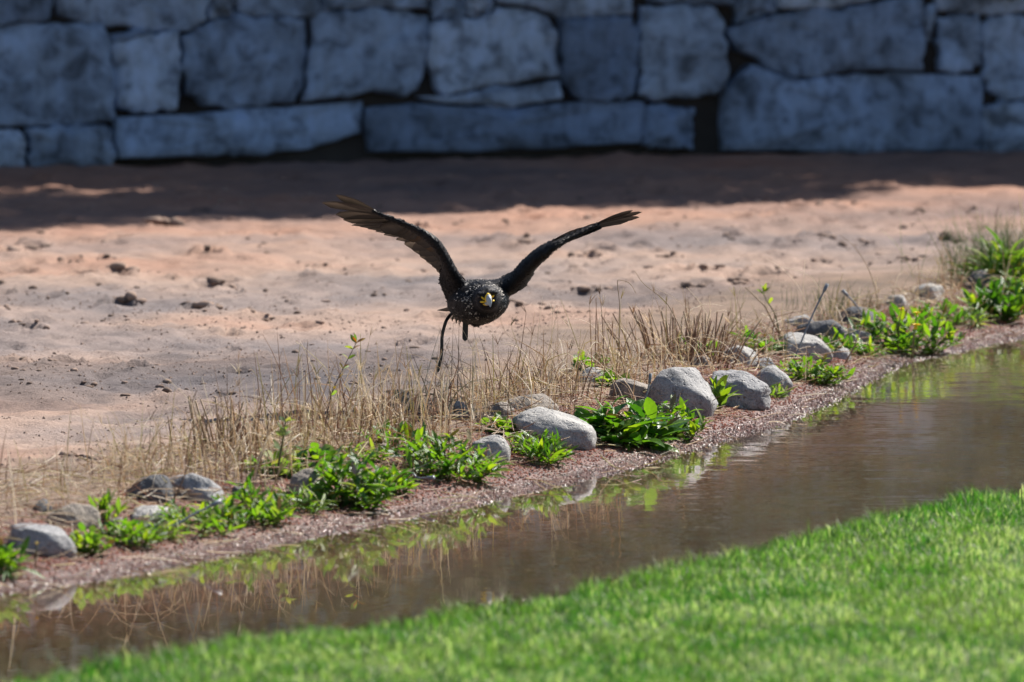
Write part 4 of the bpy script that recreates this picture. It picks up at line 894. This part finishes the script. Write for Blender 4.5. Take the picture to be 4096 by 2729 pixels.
# ------------------------------------------------------------------ grey drip tubes
def drip(label, pts_px, Ys, r, head=True):
    P = [at(x, y, Y) for (x, y), Y in zip(pts_px, Ys)]; b0 = P[0].copy(); t = empty('drip_tube', b0); tag(t, label, 'tube', 'grey drip tubes in the planting')
    pts = bez([p - b0 for p in P], 5); mb = MB(); mb.tube(pts, r, (1, 1, 1), 8); mb.build('tube', M['tube'], t)
    e = pts[-1]; d = e - pts[-2]; d /= np.linalg.norm(d); hb = MB(); hb.tube([e - d * 0.012, e - d * 0.010, e + d * 0.010, e + d * 0.0101, e + d * 0.002], [r * 1.0, r * 1.9, r * 2.3, r * 1.6, r * 1.4], (1, 1, 1), 10); hb.build('nozzle', M['tube'], t)
yA = gnd(3170, 1480)[1]; drip('upright grey drip tube leaning over the long smooth rock', [(3165, 1475), (3200, 1380), (3255, 1250), (3303, 1150)], [yA, yA, yA + .02, yA + .03], 0.0021)
yA = gnd(3500, 1340)[1]; drip('leaning grey drip tube rising beside the dandelion plant', [(3498, 1335), (3460, 1270), (3420, 1215), (3380, 1172)], [yA] * 4, 0.0021)
yA = gnd(2560, 1700)[1]; drip('grey drip tube standing in the serrated leaves', [(2545, 1660), (2575, 1610), (2592, 1560), (2600, 1512)], [yA] * 4, 0.0018)
yA = gnd(1700, 1930)[1]; drip('short curled grey drip tube lying under the lush bright plant', [(1625, 1890), (1650, 1893), (1672, 1912), (1722, 1912)], [yA + .1, yA, yA - .02, yA - .05], 0.0022)
yA = gnd(640, 2130)[1]; drip('long bent grey drip tube lying over the low leafy plant', [(500, 2105), (580, 2100), (680, 2108), (770, 2060), (868, 2012)], [yA + .05, yA, yA - .02, yA, yA + .02], 0.0024)

# ------------------------------------------------------------------ the bird
M['plume'] = m_col('black_plumage', 0.55, 0, spec=0.18); M['quill'] = m_col('flight_feather', 0.5, 0.14, (1.2, 1.1, 0.95), 0.3)
M['bill'] = m_plain('horn_bill', (0.42, 0.45, 0.48), 0.35, 60, 0.25); M['cere'] = m_plain('yellow_cere', (0.85, 0.55, 0.02), 0.45, 80, 0.3)
M['eye'] = m_plain('dark_eye', (0.02, 0.012, 0.008), 0.05, 80, 0.2); M['leather'] = m_plain('black_leather', (0.012, 0.012, 0.014), 0.55, 90, 0.4)
M['brass'] = m_plain('ring_metal', (0.55, 0.45, 0.25), 0.35, 80, 0.3, 0.9); M['leg'] = m_plain('scaly_leg', (0.10, 0.085, 0.05), 0.6, 120, 0.6)
BY = 19.65; bird0 = at(1915, 1210, BY); bird = empty('flying_raptor', bird0)
tag(bird, 'black bird of prey with white flecks and yellow face flying with wings raised', 'bird')
def bp(px, py, dy=0.0): return at(px, py, BY + dy) - bird0
def nrm(v): v = np.asarray(v, float); return v / (np.linalg.norm(v) + 1e-12)
MP = BY / FPX
sk = MB()
TR = [(1946, 1214, -0.10, 52, 50), (1938, 1212, -0.07, 84, 66), (1926, 1208, -0.02, 106, 80), (1917, 1207, 0.05, 118, 83), (1903, 1208, 0.14, 112, 82), (1880, 1211, 0.24, 88, 68), (1852, 1214, 0.35, 55, 42), (1834, 1216, 0.44, 30, 16)]
sk.rings([[bp(x + rx * math.copysign(abs(math.cos(a)) ** 0.8, math.cos(a)) * (1 - 0.22 * max(0, -math.sin(a)) ** 1.5) - 6 * max(0, -math.sin(a)), y - rz * math.sin(a) * (0.86 if math.sin(a) > 0 else 1.06), dy) for a in (2 * math.pi * k / 24 for k in range(24))] for x, y, dy, rx, rz in TR])
headc = bp(1950, 1194, -0.13)
sk.ellipsoid(headc, (0.0285, 0.036, 0.029), seg=20, ring=14)
sk.rings([[bp(x + r * math.cos(a), y - r * 0.95 * math.sin(a), dy) for a in (2 * math.pi * k / 18 for k in range(18))] for x, y, dy, r in ((1949, 1200, -0.125, 44), (1944, 1206, -0.09, 60), (1936, 1208, -0.05, 80), (1926, 1208, 0.0, 90))])
for ex, ey in ((1921, 1176), (1979, 1170)): sk.ellipsoid(bp(ex, ey, -0.155), (0.010, 0.010, 0.0042), seg=10, ring=7)       # brows
sk.rings([[bp(x, y, 0.05) + np.array((0, 0.045 * math.cos(a), r * math.sin(a))) for a in (2 * math.pi * k / 14 for k in range(14))] for x, y, r in ((1862, 1146, 0.014), (1885, 1148, 0.0155), (1915, 1149, 0.016), (1950, 1149, 0.016), (1985, 1147, 0.0155), (2020, 1143, 0.014))])
sk.ellipsoid(bp(1903, 1262, 0.06), (0.034, 0.06, 0.022)); sk.ellipsoid(bp(1906, 1284, 0.03), (0.018, 0.03, 0.012)); sk.ellipsoid(bp(1820, 1186, 0.16), (0.018, 0.05, 0.026))
WL = [(1925, 1136, 0.05), (1868, 1121, 0.01), (1826, 1072, -0.02), (1790, 1008, -0.03), (1752, 952, -0.04), (1700, 918, -0.03), (1640, 891, -0.015), (1570, 866, 0.0), (1490, 838, 0.02)]
WR = [(1950, 1136, 0.05), (2014, 1116, 0.01), (2062, 1074, -0.01), (2110, 1028, -0.02), (2160, 992, -0.03), (2205, 968, -0.03), (2260, 946, -0.01), (2330, 917, 0.01), (2400, 890, 0.03)]
cL = nrm((0.10, 1.0, -0.30)); cR = nrm((0.03, 1.0, 0.02))
def arm(W, ch, chord, thick):
    P = [bp(*p) for p in W]; rs = []
    for i, p in enumerate(P):
        d = nrm(P[min(i + 1, len(P) - 1)] - P[max(i - 1, 0)]); c_ = nrm(ch - d * d.dot(ch)); u = np.cross(d, c_); a_, b_ = chord[i] / 2, thick[i] / 2
        if u[2] < 0: u = -u
        ctr = p + c_ * a_ * 0.8 - u * b_
        rs.append([ctr + c_ * a_ * math.cos(q) * (1.0 if math.cos(q) < 0 else 1.1) + u * b_ * math.sin(q) * (1 - 0.35 * max(0, math.cos(q))) for q in (2 * math.pi * k / 16 for k in range(16))])
    sk.rings(rs)
arm(WL, cL, [.11, .085, .068, .060, .056, .044, .034, .028, .018], [.046, .034, .024, .021, .021, .017, .013, .010, .006])
arm(WR, cR, [.12, .12, .11, .105, .095, .08, .06, .045, .02], [.048, .044, .036, .033, .030, .024, .017, .012, .008])
tmp = link('tmp_skin', mesh_py('tmp_skin', sk.v, sk.f))
rm = tmp.modifiers.new('r', 'REMESH'); rm.mode = 'VOXEL'; rm.voxel_size = 0.0034; sm = tmp.modifiers.new('s', 'SMOOTH'); sm.factor = 0.5; sm.iterations = 5
dg_ = bpy.context.evaluated_depsgraph_get(); bm_ = bpy.data.meshes.new_from_object(tmp.evaluated_get(dg_)); bm_.name = 'body'
bpy.data.objects.remove(tmp); bm_.materials.clear(); bm_.polygons.foreach_set('use_smooth', np.full(len(bm_.polygons), True))
nv = len(bm_.vertices); co = np.empty(nv * 3, np.float32); bm_.vertices.foreach_get('co', co); co = co.reshape(-1, 3)
ca_ = bm_.color_attributes.new('Col', 'FLOAT_COLOR', 'POINT'); c4 = np.ones((nv, 4), np.float32); c4[:, :3] = (0.010, 0.0095, 0.011); ca_.data.foreach_set('color', c4.ravel())
body = link('body', bm_, M['plume'], bird)
# small contour feathers over the body
nf = len(bm_.polygons); fc = np.empty(nf * 3, np.float32); bm_.polygons.foreach_get('center', fc); fc = fc.reshape(-1, 3); fn = np.empty(nf * 3, np.float32); bm_.polygons.foreach_get('normal', fn); fn = fn.reshape(-1, 3); fa = np.empty(nf, np.float32); bm_.polygons.foreach_get('area', fa)
br = np.random.default_rng(3); NPL = 22000; pick = br.choice(nf, NPL, p=fa / fa.sum()); p = fc[pick] + br.normal(0, 0.0012, (NPL, 3)); nn = fn[pick]
beak0 = bp(1953, 1196, -0.17); dh = np.linalg.norm(p - headc, axis=1); isarm = (p[:, 2] > bp(1900, 1120)[2]) & ((p[:, 0] < bp(1868, 0)[0]) | (p[:, 0] > bp(2014, 0)[0]))
ishead = dh < 0.044
flow = (p - beak0); flow /= np.linalg.norm(flow, axis=1)[:, None]; flow = flow * 0.8 + np.array((0, 0.7, -0.12)); sgn = np.sign(p[:, 0])
fl_arm = np.stack([sgn * 0.55, np.full(NPL, 0.9), np.full(NPL, 0.1)], 1); flow = np.where(isarm[:, None], fl_arm, flow) + br.normal(0, 0.12, (NPL, 3))
tt = flow - nn * (flow * nn).sum(1)[:, None]; tt /= np.linalg.norm(tt, axis=1)[:, None] + 1e-9; ss = np.cross(tt, nn)
L = np.where(ishead, br.uniform(0.005, 0.009, NPL), np.where(isarm, br.uniform(0.008, 0.013, NPL), br.uniform(0.008, 0.013, NPL)))[:, None]; Wd = L * np.where(ishead, 0.13, 0.24)[:, None]
spot0 = br.random(NPL); Wd = Wd * np.where(spot0 < 0.5, 0.75, 1.0)[:, None]
lf = np.where(ishead, 0.08, np.where(isarm, 0.0, 0.035))[:, None] * br.uniform(0.4, 1.4, (NPL, 1))
V = np.stack([p - tt * L * 0.25, p + tt * L * 0.35 - ss * Wd + nn * L * 0.05, p + tt * L * 0.35 + ss * Wd + nn * L * 0.05, p + tt * L * 0.75 + nn * L * lf, p + tt * L * 0.45 + nn * L * (lf * 0.6 + 0.06)], 1)
Fp = np.array([(0, 1, 4), (0, 4, 2), (1, 3, 4), (4, 3, 2)]); Fq = (Fp[None] + (np.arange(NPL) * 5)[:, None, None]).reshape(-1, 3)
base = np.where(isarm[:, None], np.array((0.014, 0.012, 0.013)), np.array((0.009, 0.0088, 0.011))) * br.uniform(0.6, 1.5, (NPL, 1)); C = np.repeat(base[:, None], 5, 1)
ring = np.exp(-((dh - 0.062) / 0.02) ** 2); upz = sstep(-0.03, 0.03, p[:, 2]); pr = np.where(ishead | isarm, 0.0, 0.02 + 0.42 * ring * (0.25 + 0.75 * upz) + 0.06 * (p[:, 2] < -0.01)); spot = br.random(NPL) < pr
C[ishead] *= np.array((1.1, 1.3, 1.8)); C[spot, 3] = (0.55, 0.50, 0.45); C[spot, 4] = (0.22, 0.20, 0.18)
pl = link('contour_feathers', mesh_arr('contour_feathers', V.reshape(-1, 3), Fq, False, C.reshape(-1, 3)), M['plume'], bird); pl['kind'] = 'stuff'
cand = np.where(~ishead & ~isarm & (nn[:, 1] < 0.35) & (p[:, 0] > bp(1812, 0)[0]) & (p[:, 0] < bp(2034, 0)[0]))[0]; wgt = np.exp(-((dh[cand] - 0.060) / 0.016) ** 2) * (0.25 + 0.75 * sstep(-0.04, 0.03, p[cand, 2])) + 0.06
fk = br.choice(cand, 270, replace=False, p=wgt / wgt.sum()); fl = br.uniform(0.005, 0.0095, (270, 1)); q0 = p[fk] + nn[fk] * 0.0022
FV = np.stack([q0, q0 + tt[fk] * fl * 0.75 - ss[fk] * fl * 0.19, q0 + tt[fk] * fl + nn[fk] * 0.0008, q0 + tt[fk] * fl * 0.75 + ss[fk] * fl * 0.19], 1).reshape(-1, 3)
fm = link('white_flecks', mesh_arr('white_flecks', FV, np.arange(270 * 4).reshape(-1, 4), False, np.repeat(np.array((0.50, 0.46, 0.41)) * br.uniform(0.35, 1.05, (270, 1)), 4, 0)), M['plume'], bird); fm['kind'] = 'stuff'
# flight feathers, one object each
def feather(name, base, tip, width, plane_n, bow=0.06, col=(0.045, 0.034, 0.028), square=False, nseg=9, mat='quill', parent=None):
    base, tip = np.asarray(base), np.asarray(tip); ax = tip - base; L = np.linalg.norm(ax); ax = ax / L; s_ = nrm(np.cross(plane_n, ax)); nn_ = np.cross(ax, s_); mb = MB(); rows = []
    for i in range(nseg + 1):
        t = i / nseg; w_ = width * (0.35 + 0.65 * min(1, t * 2.2)) * (1 if square and t < 0.97 else math.sqrt(max(0.0, 1 - max(0, (t - 0.62) / 0.38) ** 2.2)) + 0.03); c_ = base + ax * L * t + nn_ * (bow * L * math.sin(math.pi * t) ** 1.0)
        for j, (u, dz) in enumerate(((-0.62, -0.10), (-0.3, -0.03), (0, 0.0), (0.22, -0.03), (0.38, -0.08))):
            mb.v.append(c_ + s_ * w_ * (u + R.uniform(-0.03, 0.03) * (abs(u) > 0.35)) + nn_ * w_ * dz); k_ = (0.35, 1.0, 1.7, 0.9, 0.35)[j]; mb.c.append(tuple(np.array(col) * k_ * (0.85 + 0.3 * R.random())))
        if i:
            b = (i - 1) * 5; mb.f += [(b + j, b + j + 1, b + 5 + j + 1, b + 5 + j) for j in range(4)]
    return mb.build(name, M[mat], parent or bird)
def along(W, u):
    P = [bp(*q) for q in W]; x = u * (len(P) - 1); i = min(int(x), len(P) - 2); return P[i] + (P[i + 1] - P[i]) * (x - i)
PRIM = [(1343, 781, .07), (1286, 811, .09), (1342, 858, .11), (1372, 880, .12), (1404, 902, .13), (1440, 908, .14), (1470, 916, .15), (1502, 927, .155), (1534, 940, .16), (1585, 960, .165)]
for i, (x, y, dy) in enumerate(PRIM):
    u = 0.97 - i * 0.047; tp = bp(x, y, dy); bs = along(WL, u) + cL * 0.012; n_ = nrm(np.cross(nrm(tp - bs), cL)) if i > 3 else nrm(np.cross(nrm(tp - bs), nrm((0, 1, -0.75))))
    if n_[2] < 0: n_ = -n_
    feather('flight_feather', bs, tp, 0.030 if i < 5 else 0.034, n_, 0.05 if i < 4 else 0.03, tuple(np.array((0.055, 0.043, 0.036)) * R.uniform(0.5, 1.35)), i == 2)
SEC = [(1618, 978, .17), (1652, 1003, .17), (1680, 1027, .17), (1706, 1047, .17), (1729, 1066, .17), (1748, 1086, .17), (1765, 1113, .17), (1787, 1128, .165), (1803, 1147, .16), (1818, 1152, .15)]
for i, (x, y, dy) in enumerate(SEC):
    bs = along(WL, 0.52 - i * 0.038) + cL * 0.03; tp = bp(x, y, dy); n_ = nrm(np.cross(nrm(bp(1640, 891) - bp(1862, 1128)), nrm(tp - bs))); n_ = n_ if n_[2] > 0 else -n_
    feather('flight_feather', bs, tp, 0.044, n_, 0.05, tuple(np.array((0.075, 0.060, 0.050)) * R.uniform(0.4, 1.4)))
for i in range(16):         # lining of the wing: shorter coverts, some rusty
    u = 0.80 - i * 0.037; bs = along(WL, u) + cL * 0.022 + np.array((0, -0.004, -0.007)); j = min(len(PRIM + SEC) - 1, int((0.97 - u) / 0.037 * 0.95)); q = (PRIM + SEC)[max(4, min(19, 4 + i))]; tp = bs + (bp(*q) - bs) * 0.46 + np.array((0, -0.004, -0.006)); n_ = nrm(np.cross(nrm(bp(1640, 891) - bp(1862, 1128)), nrm(tp - bs))); n_ = n_ if n_[2] > 0 else -n_
    rust = 2 <= i <= 9 and i % 3 == 1
    feather('wing_covert', bs, tp, 0.032, n_, 0.05, (0.085, 0.045, 0.016) if rust else tuple(np.array((0.055, 0.044, 0.037)) * R.uniform(0.5, 1.35)))
PRR = [(2532, 842, .05), (2568, 849, .09), (2558, 870, .12), (2512, 886, .13), (2470, 890, .14), (2440, 895, .15), (2416, 907, .16), (2364, 923, .165), (2340, 932, .17)]
for i, (x, y, dy) in enumerate(PRR):
    u = 0.98 - i * 0.045; tp = bp(x, y, dy); bs = along(WR, u) + cR * 0.012; d = nrm(tp - bs); n_ = nrm(np.cross(d, nrm((0.0, 1, -0.42)))); n_ = n_ if n_[2] > 0 else -n_
    feather('flight_feather', bs, tp, 0.030, n_, 0.03, tuple(np.array((0.030, 0.024, 0.022)) * R.uniform(0.8, 1.25)))
for i in range(8):
    bs = along(WR, 0.56 - i * 0.042) + cR * 0.03 - np.array((0, 0, 0.012)); tp = bs + np.array((0.035, 0.17, -0.006)); d = nrm(bp(2330, 917) - bp(2018, 1132)); n_ = nrm(np.cross(d, nrm(tp - bs))); n_ = n_ if n_[2] > 0 else -n_
    feather('flight_feather', bs, tp, 0.042, n_, 0.03, tuple(np.array((0.030, 0.024, 0.022)) * R.uniform(0.8, 1.2)))
for i in range(7):          # upper coverts lying along the far half of the other wing
    u = 0.66 + i * 0.04; bs = along(WR, u) + np.array((0, 0.004, -0.008)); tp = along(WR, min(1, u + 0.17)) + np.array((0.0, 0.035, -0.010)); feather('wing_covert', bs, tp, 0.022, nrm((-0.25, -0.7, 0.7)), 0.03, tuple(np.array((0.035, 0.03, 0.03)) * R.uniform(0.7, 1.4)))
for i in range(9):          # tail
    f_ = i / 8; tp = bp(1753 + 62 * f_, 1243 - 12 * f_, 0.60 + 0.03 * math.sin(f_ * 3)); bs = bp(1832 + 16 * f_, 1220 - 6 * f_, 0.40); feather('tail_feather', bs, tp, 0.030, nrm((0.1, 0.05, 1)), 0.0, (0.018, 0.014, 0.012))
feather('tail_feather', bp(1836, 1226, 0.40), bp(1800, 1236, 0.47), 0.022, nrm((0.1, 0.05, 1)), 0.0, (0.40, 0.34, 0.24))
# head: bill, cere, gape, eyes
def horn(cs, name, mat, sq=1.0):
    mb = MB(); mb.rings([[c + np.array((rx * math.cos(a), 0, rz * math.sin(a))) for a in (2 * math.pi * k / 14 for k in range(14))] for c, rx, rz in cs]); return mb.build(name, M[mat], bird)
horn([(bp(1953, 1197, -0.163), 0.0090, 0.0125), (bp(1954, 1195, -0.172), 0.0080, 0.0120), (bp(1955, 1194, -0.178), 0.0072, 0.0110)], 'cere', 'cere')
horn([(bp(1955, 1196, -0.176), 0.0070, 0.0112), (bp(1956, 1198, -0.183), 0.0064, 0.0104), (bp(1958, 1203, -0.190), 0.0056, 0.0095), (bp(1960, 1210, -0.195), 0.0044, 0.0082), (bp(1961, 1217, -0.197), 0.0030, 0.0062), (bp(1962, 1224, -0.197), 0.0012, 0.0030), (bp(1962, 1229, -0.195), 0.0003, 0.0005)], 'bill', 'bill')
horn([(bp(1950, 1214, -0.160), 0.0085, 0.0050), (bp(1953, 1215, -0.175), 0.0060, 0.0042), (bp(1955, 1217, -0.184), 0.0020, 0.0018)], 'lower_bill', 'bill')
def blob(name, mat, c, r, rot=0.0):
    mb = MB(); cs, sn = math.cos(rot), math.sin(rot); mb.ellipsoid(c, r, np.array(((cs, 0, -sn), (0, 1, 0), (sn, 0, cs))), 12, 8); return mb.build(name, M[mat], bird)
blob('gape', 'cere', bp(1934, 1208, -0.162), (0.0085, 0.008, 0.0026), 0.0); blob('gape', 'cere', bp(1942, 1219, -0.160), (0.0062, 0.007, 0.0024), -0.2); blob('gape', 'cere', bp(1971, 1203, -0.165), (0.0042, 0.008, 0.0028), 0.1)
blob('face_skin', 'cere', bp(1933, 1194, -0.160), (0.0070, 0.006, 0.0024), -0.75); blob('face_skin', 'cere', bp(1972, 1186, -0.162), (0.0042, 0.006, 0.0020), 0.9); blob('face_skin', 'cere', bp(1952, 1178, -0.168), (0.0040, 0.006, 0.0034), 0)
for ex, ey in ((1919, 1186), (1978, 1179)):
    e = blob('eye', 'eye', bp(ex, ey, -0.155), (0.0052, 0.0055, 0.0052))
for nx_, ny_ in ((1945, 1189), (1964, 1187)): blob('nostril', 'leather', bp(nx_, ny_, -0.1765), (0.0012, 0.0018, 0.0016))
# feet tucked under the belly with anklets, ring and straps
for fx, fy, dy in ((1852, 1262, 0.16), (1836, 1254, 0.17)):
    mb = MB(); mb.tube([bp(fx + 14, fy - 22, dy - 0.02), bp(fx, fy, dy), bp(fx - 4, fy + 6, dy + 0.05)], [0.009, 0.006, 0.005], (1, 1, 1), 8); lg = mb.build('leg', M['leg'], bird)
    for k in range(4):
        a = -0.9 + 0.6 * k; tb = MB(); c0 = bp(fx - 3, fy + 4, dy + 0.04); tb.tube([c0, c0 + np.array((math.sin(a) * 0.012, 0.018, -0.003)), c0 + np.array((math.sin(a) * 0.018, 0.024, -0.012)), c0 + np.array((math.sin(a) * 0.018, 0.018, -0.018))], [0.0042, 0.0036, 0.0026, 0.0008], (1, 1, 1), 6); tb.build('toe', M['leg'], lg)
    mb = MB(); mb.tube([bp(fx + 6, fy - 9, dy - 0.012), bp(fx - 1, fy + 2, dy + 0.006)], 0.0095, (1, 1, 1), 10); mb.build('anklet', M['leather'], lg)
mb = MB(); mb.tube([bp(1826, 1254, 0.13) + np.array((0.0062 * math.cos(a), 0.002 * math.sin(a), 0.0075 * math.sin(a))) for a in np.linspace(0, 6.283, 15)], 0.0018, (1, 1, 1), 6); mb.build('ring', M['brass'], bird)
blob('knot', 'leather', bp(1813, 1252, 0.13), (0.0065, 0.006, 0.0060)); blob('knot', 'leather', bp(1841, 1268, 0.13), (0.0080, 0.007, 0.0062))
def strap(pts_px, dys, w_, th=0.0012):
    P = bez([bp(x, y, d) for (x, y), d in zip(pts_px, dys)], 6); rs = []
    for i, q in enumerate(P):
        d = nrm(P[min(i + 1, len(P) - 1)] - P[max(i - 1, 0)]); s_ = nrm(np.cross(d, (0, 1, 0))); o = np.cross(s_, d); t = i / (len(P) - 1); ww = w_ * (1.0 if t < 0.9 else math.sqrt(max(0.06, 1 - ((t - 0.9) / 0.1) ** 2)))
        rs.append([q - s_ * ww - o * th, q + s_ * ww - o * th, q + s_ * ww + o * th, q - s_ * ww + o * th])
    mb = MB(); mb.rings(rs); mb.build('strap', M['leather'], bird, False)
strap([(1814, 1251), (1800, 1262), (1785, 1284), (1774, 1318), (1768, 1350), (1767, 1390), (1764, 1430), (1757, 1462), (1751, 1490)], [0.13, 0.13, .12, .12, .12, .12, .12, .12, .12], 0.0038)
strap([(1861, 1262), (1862, 1290), (1861, 1325), (1860, 1364)], [0.12, .12, .12, .12], 0.0066)
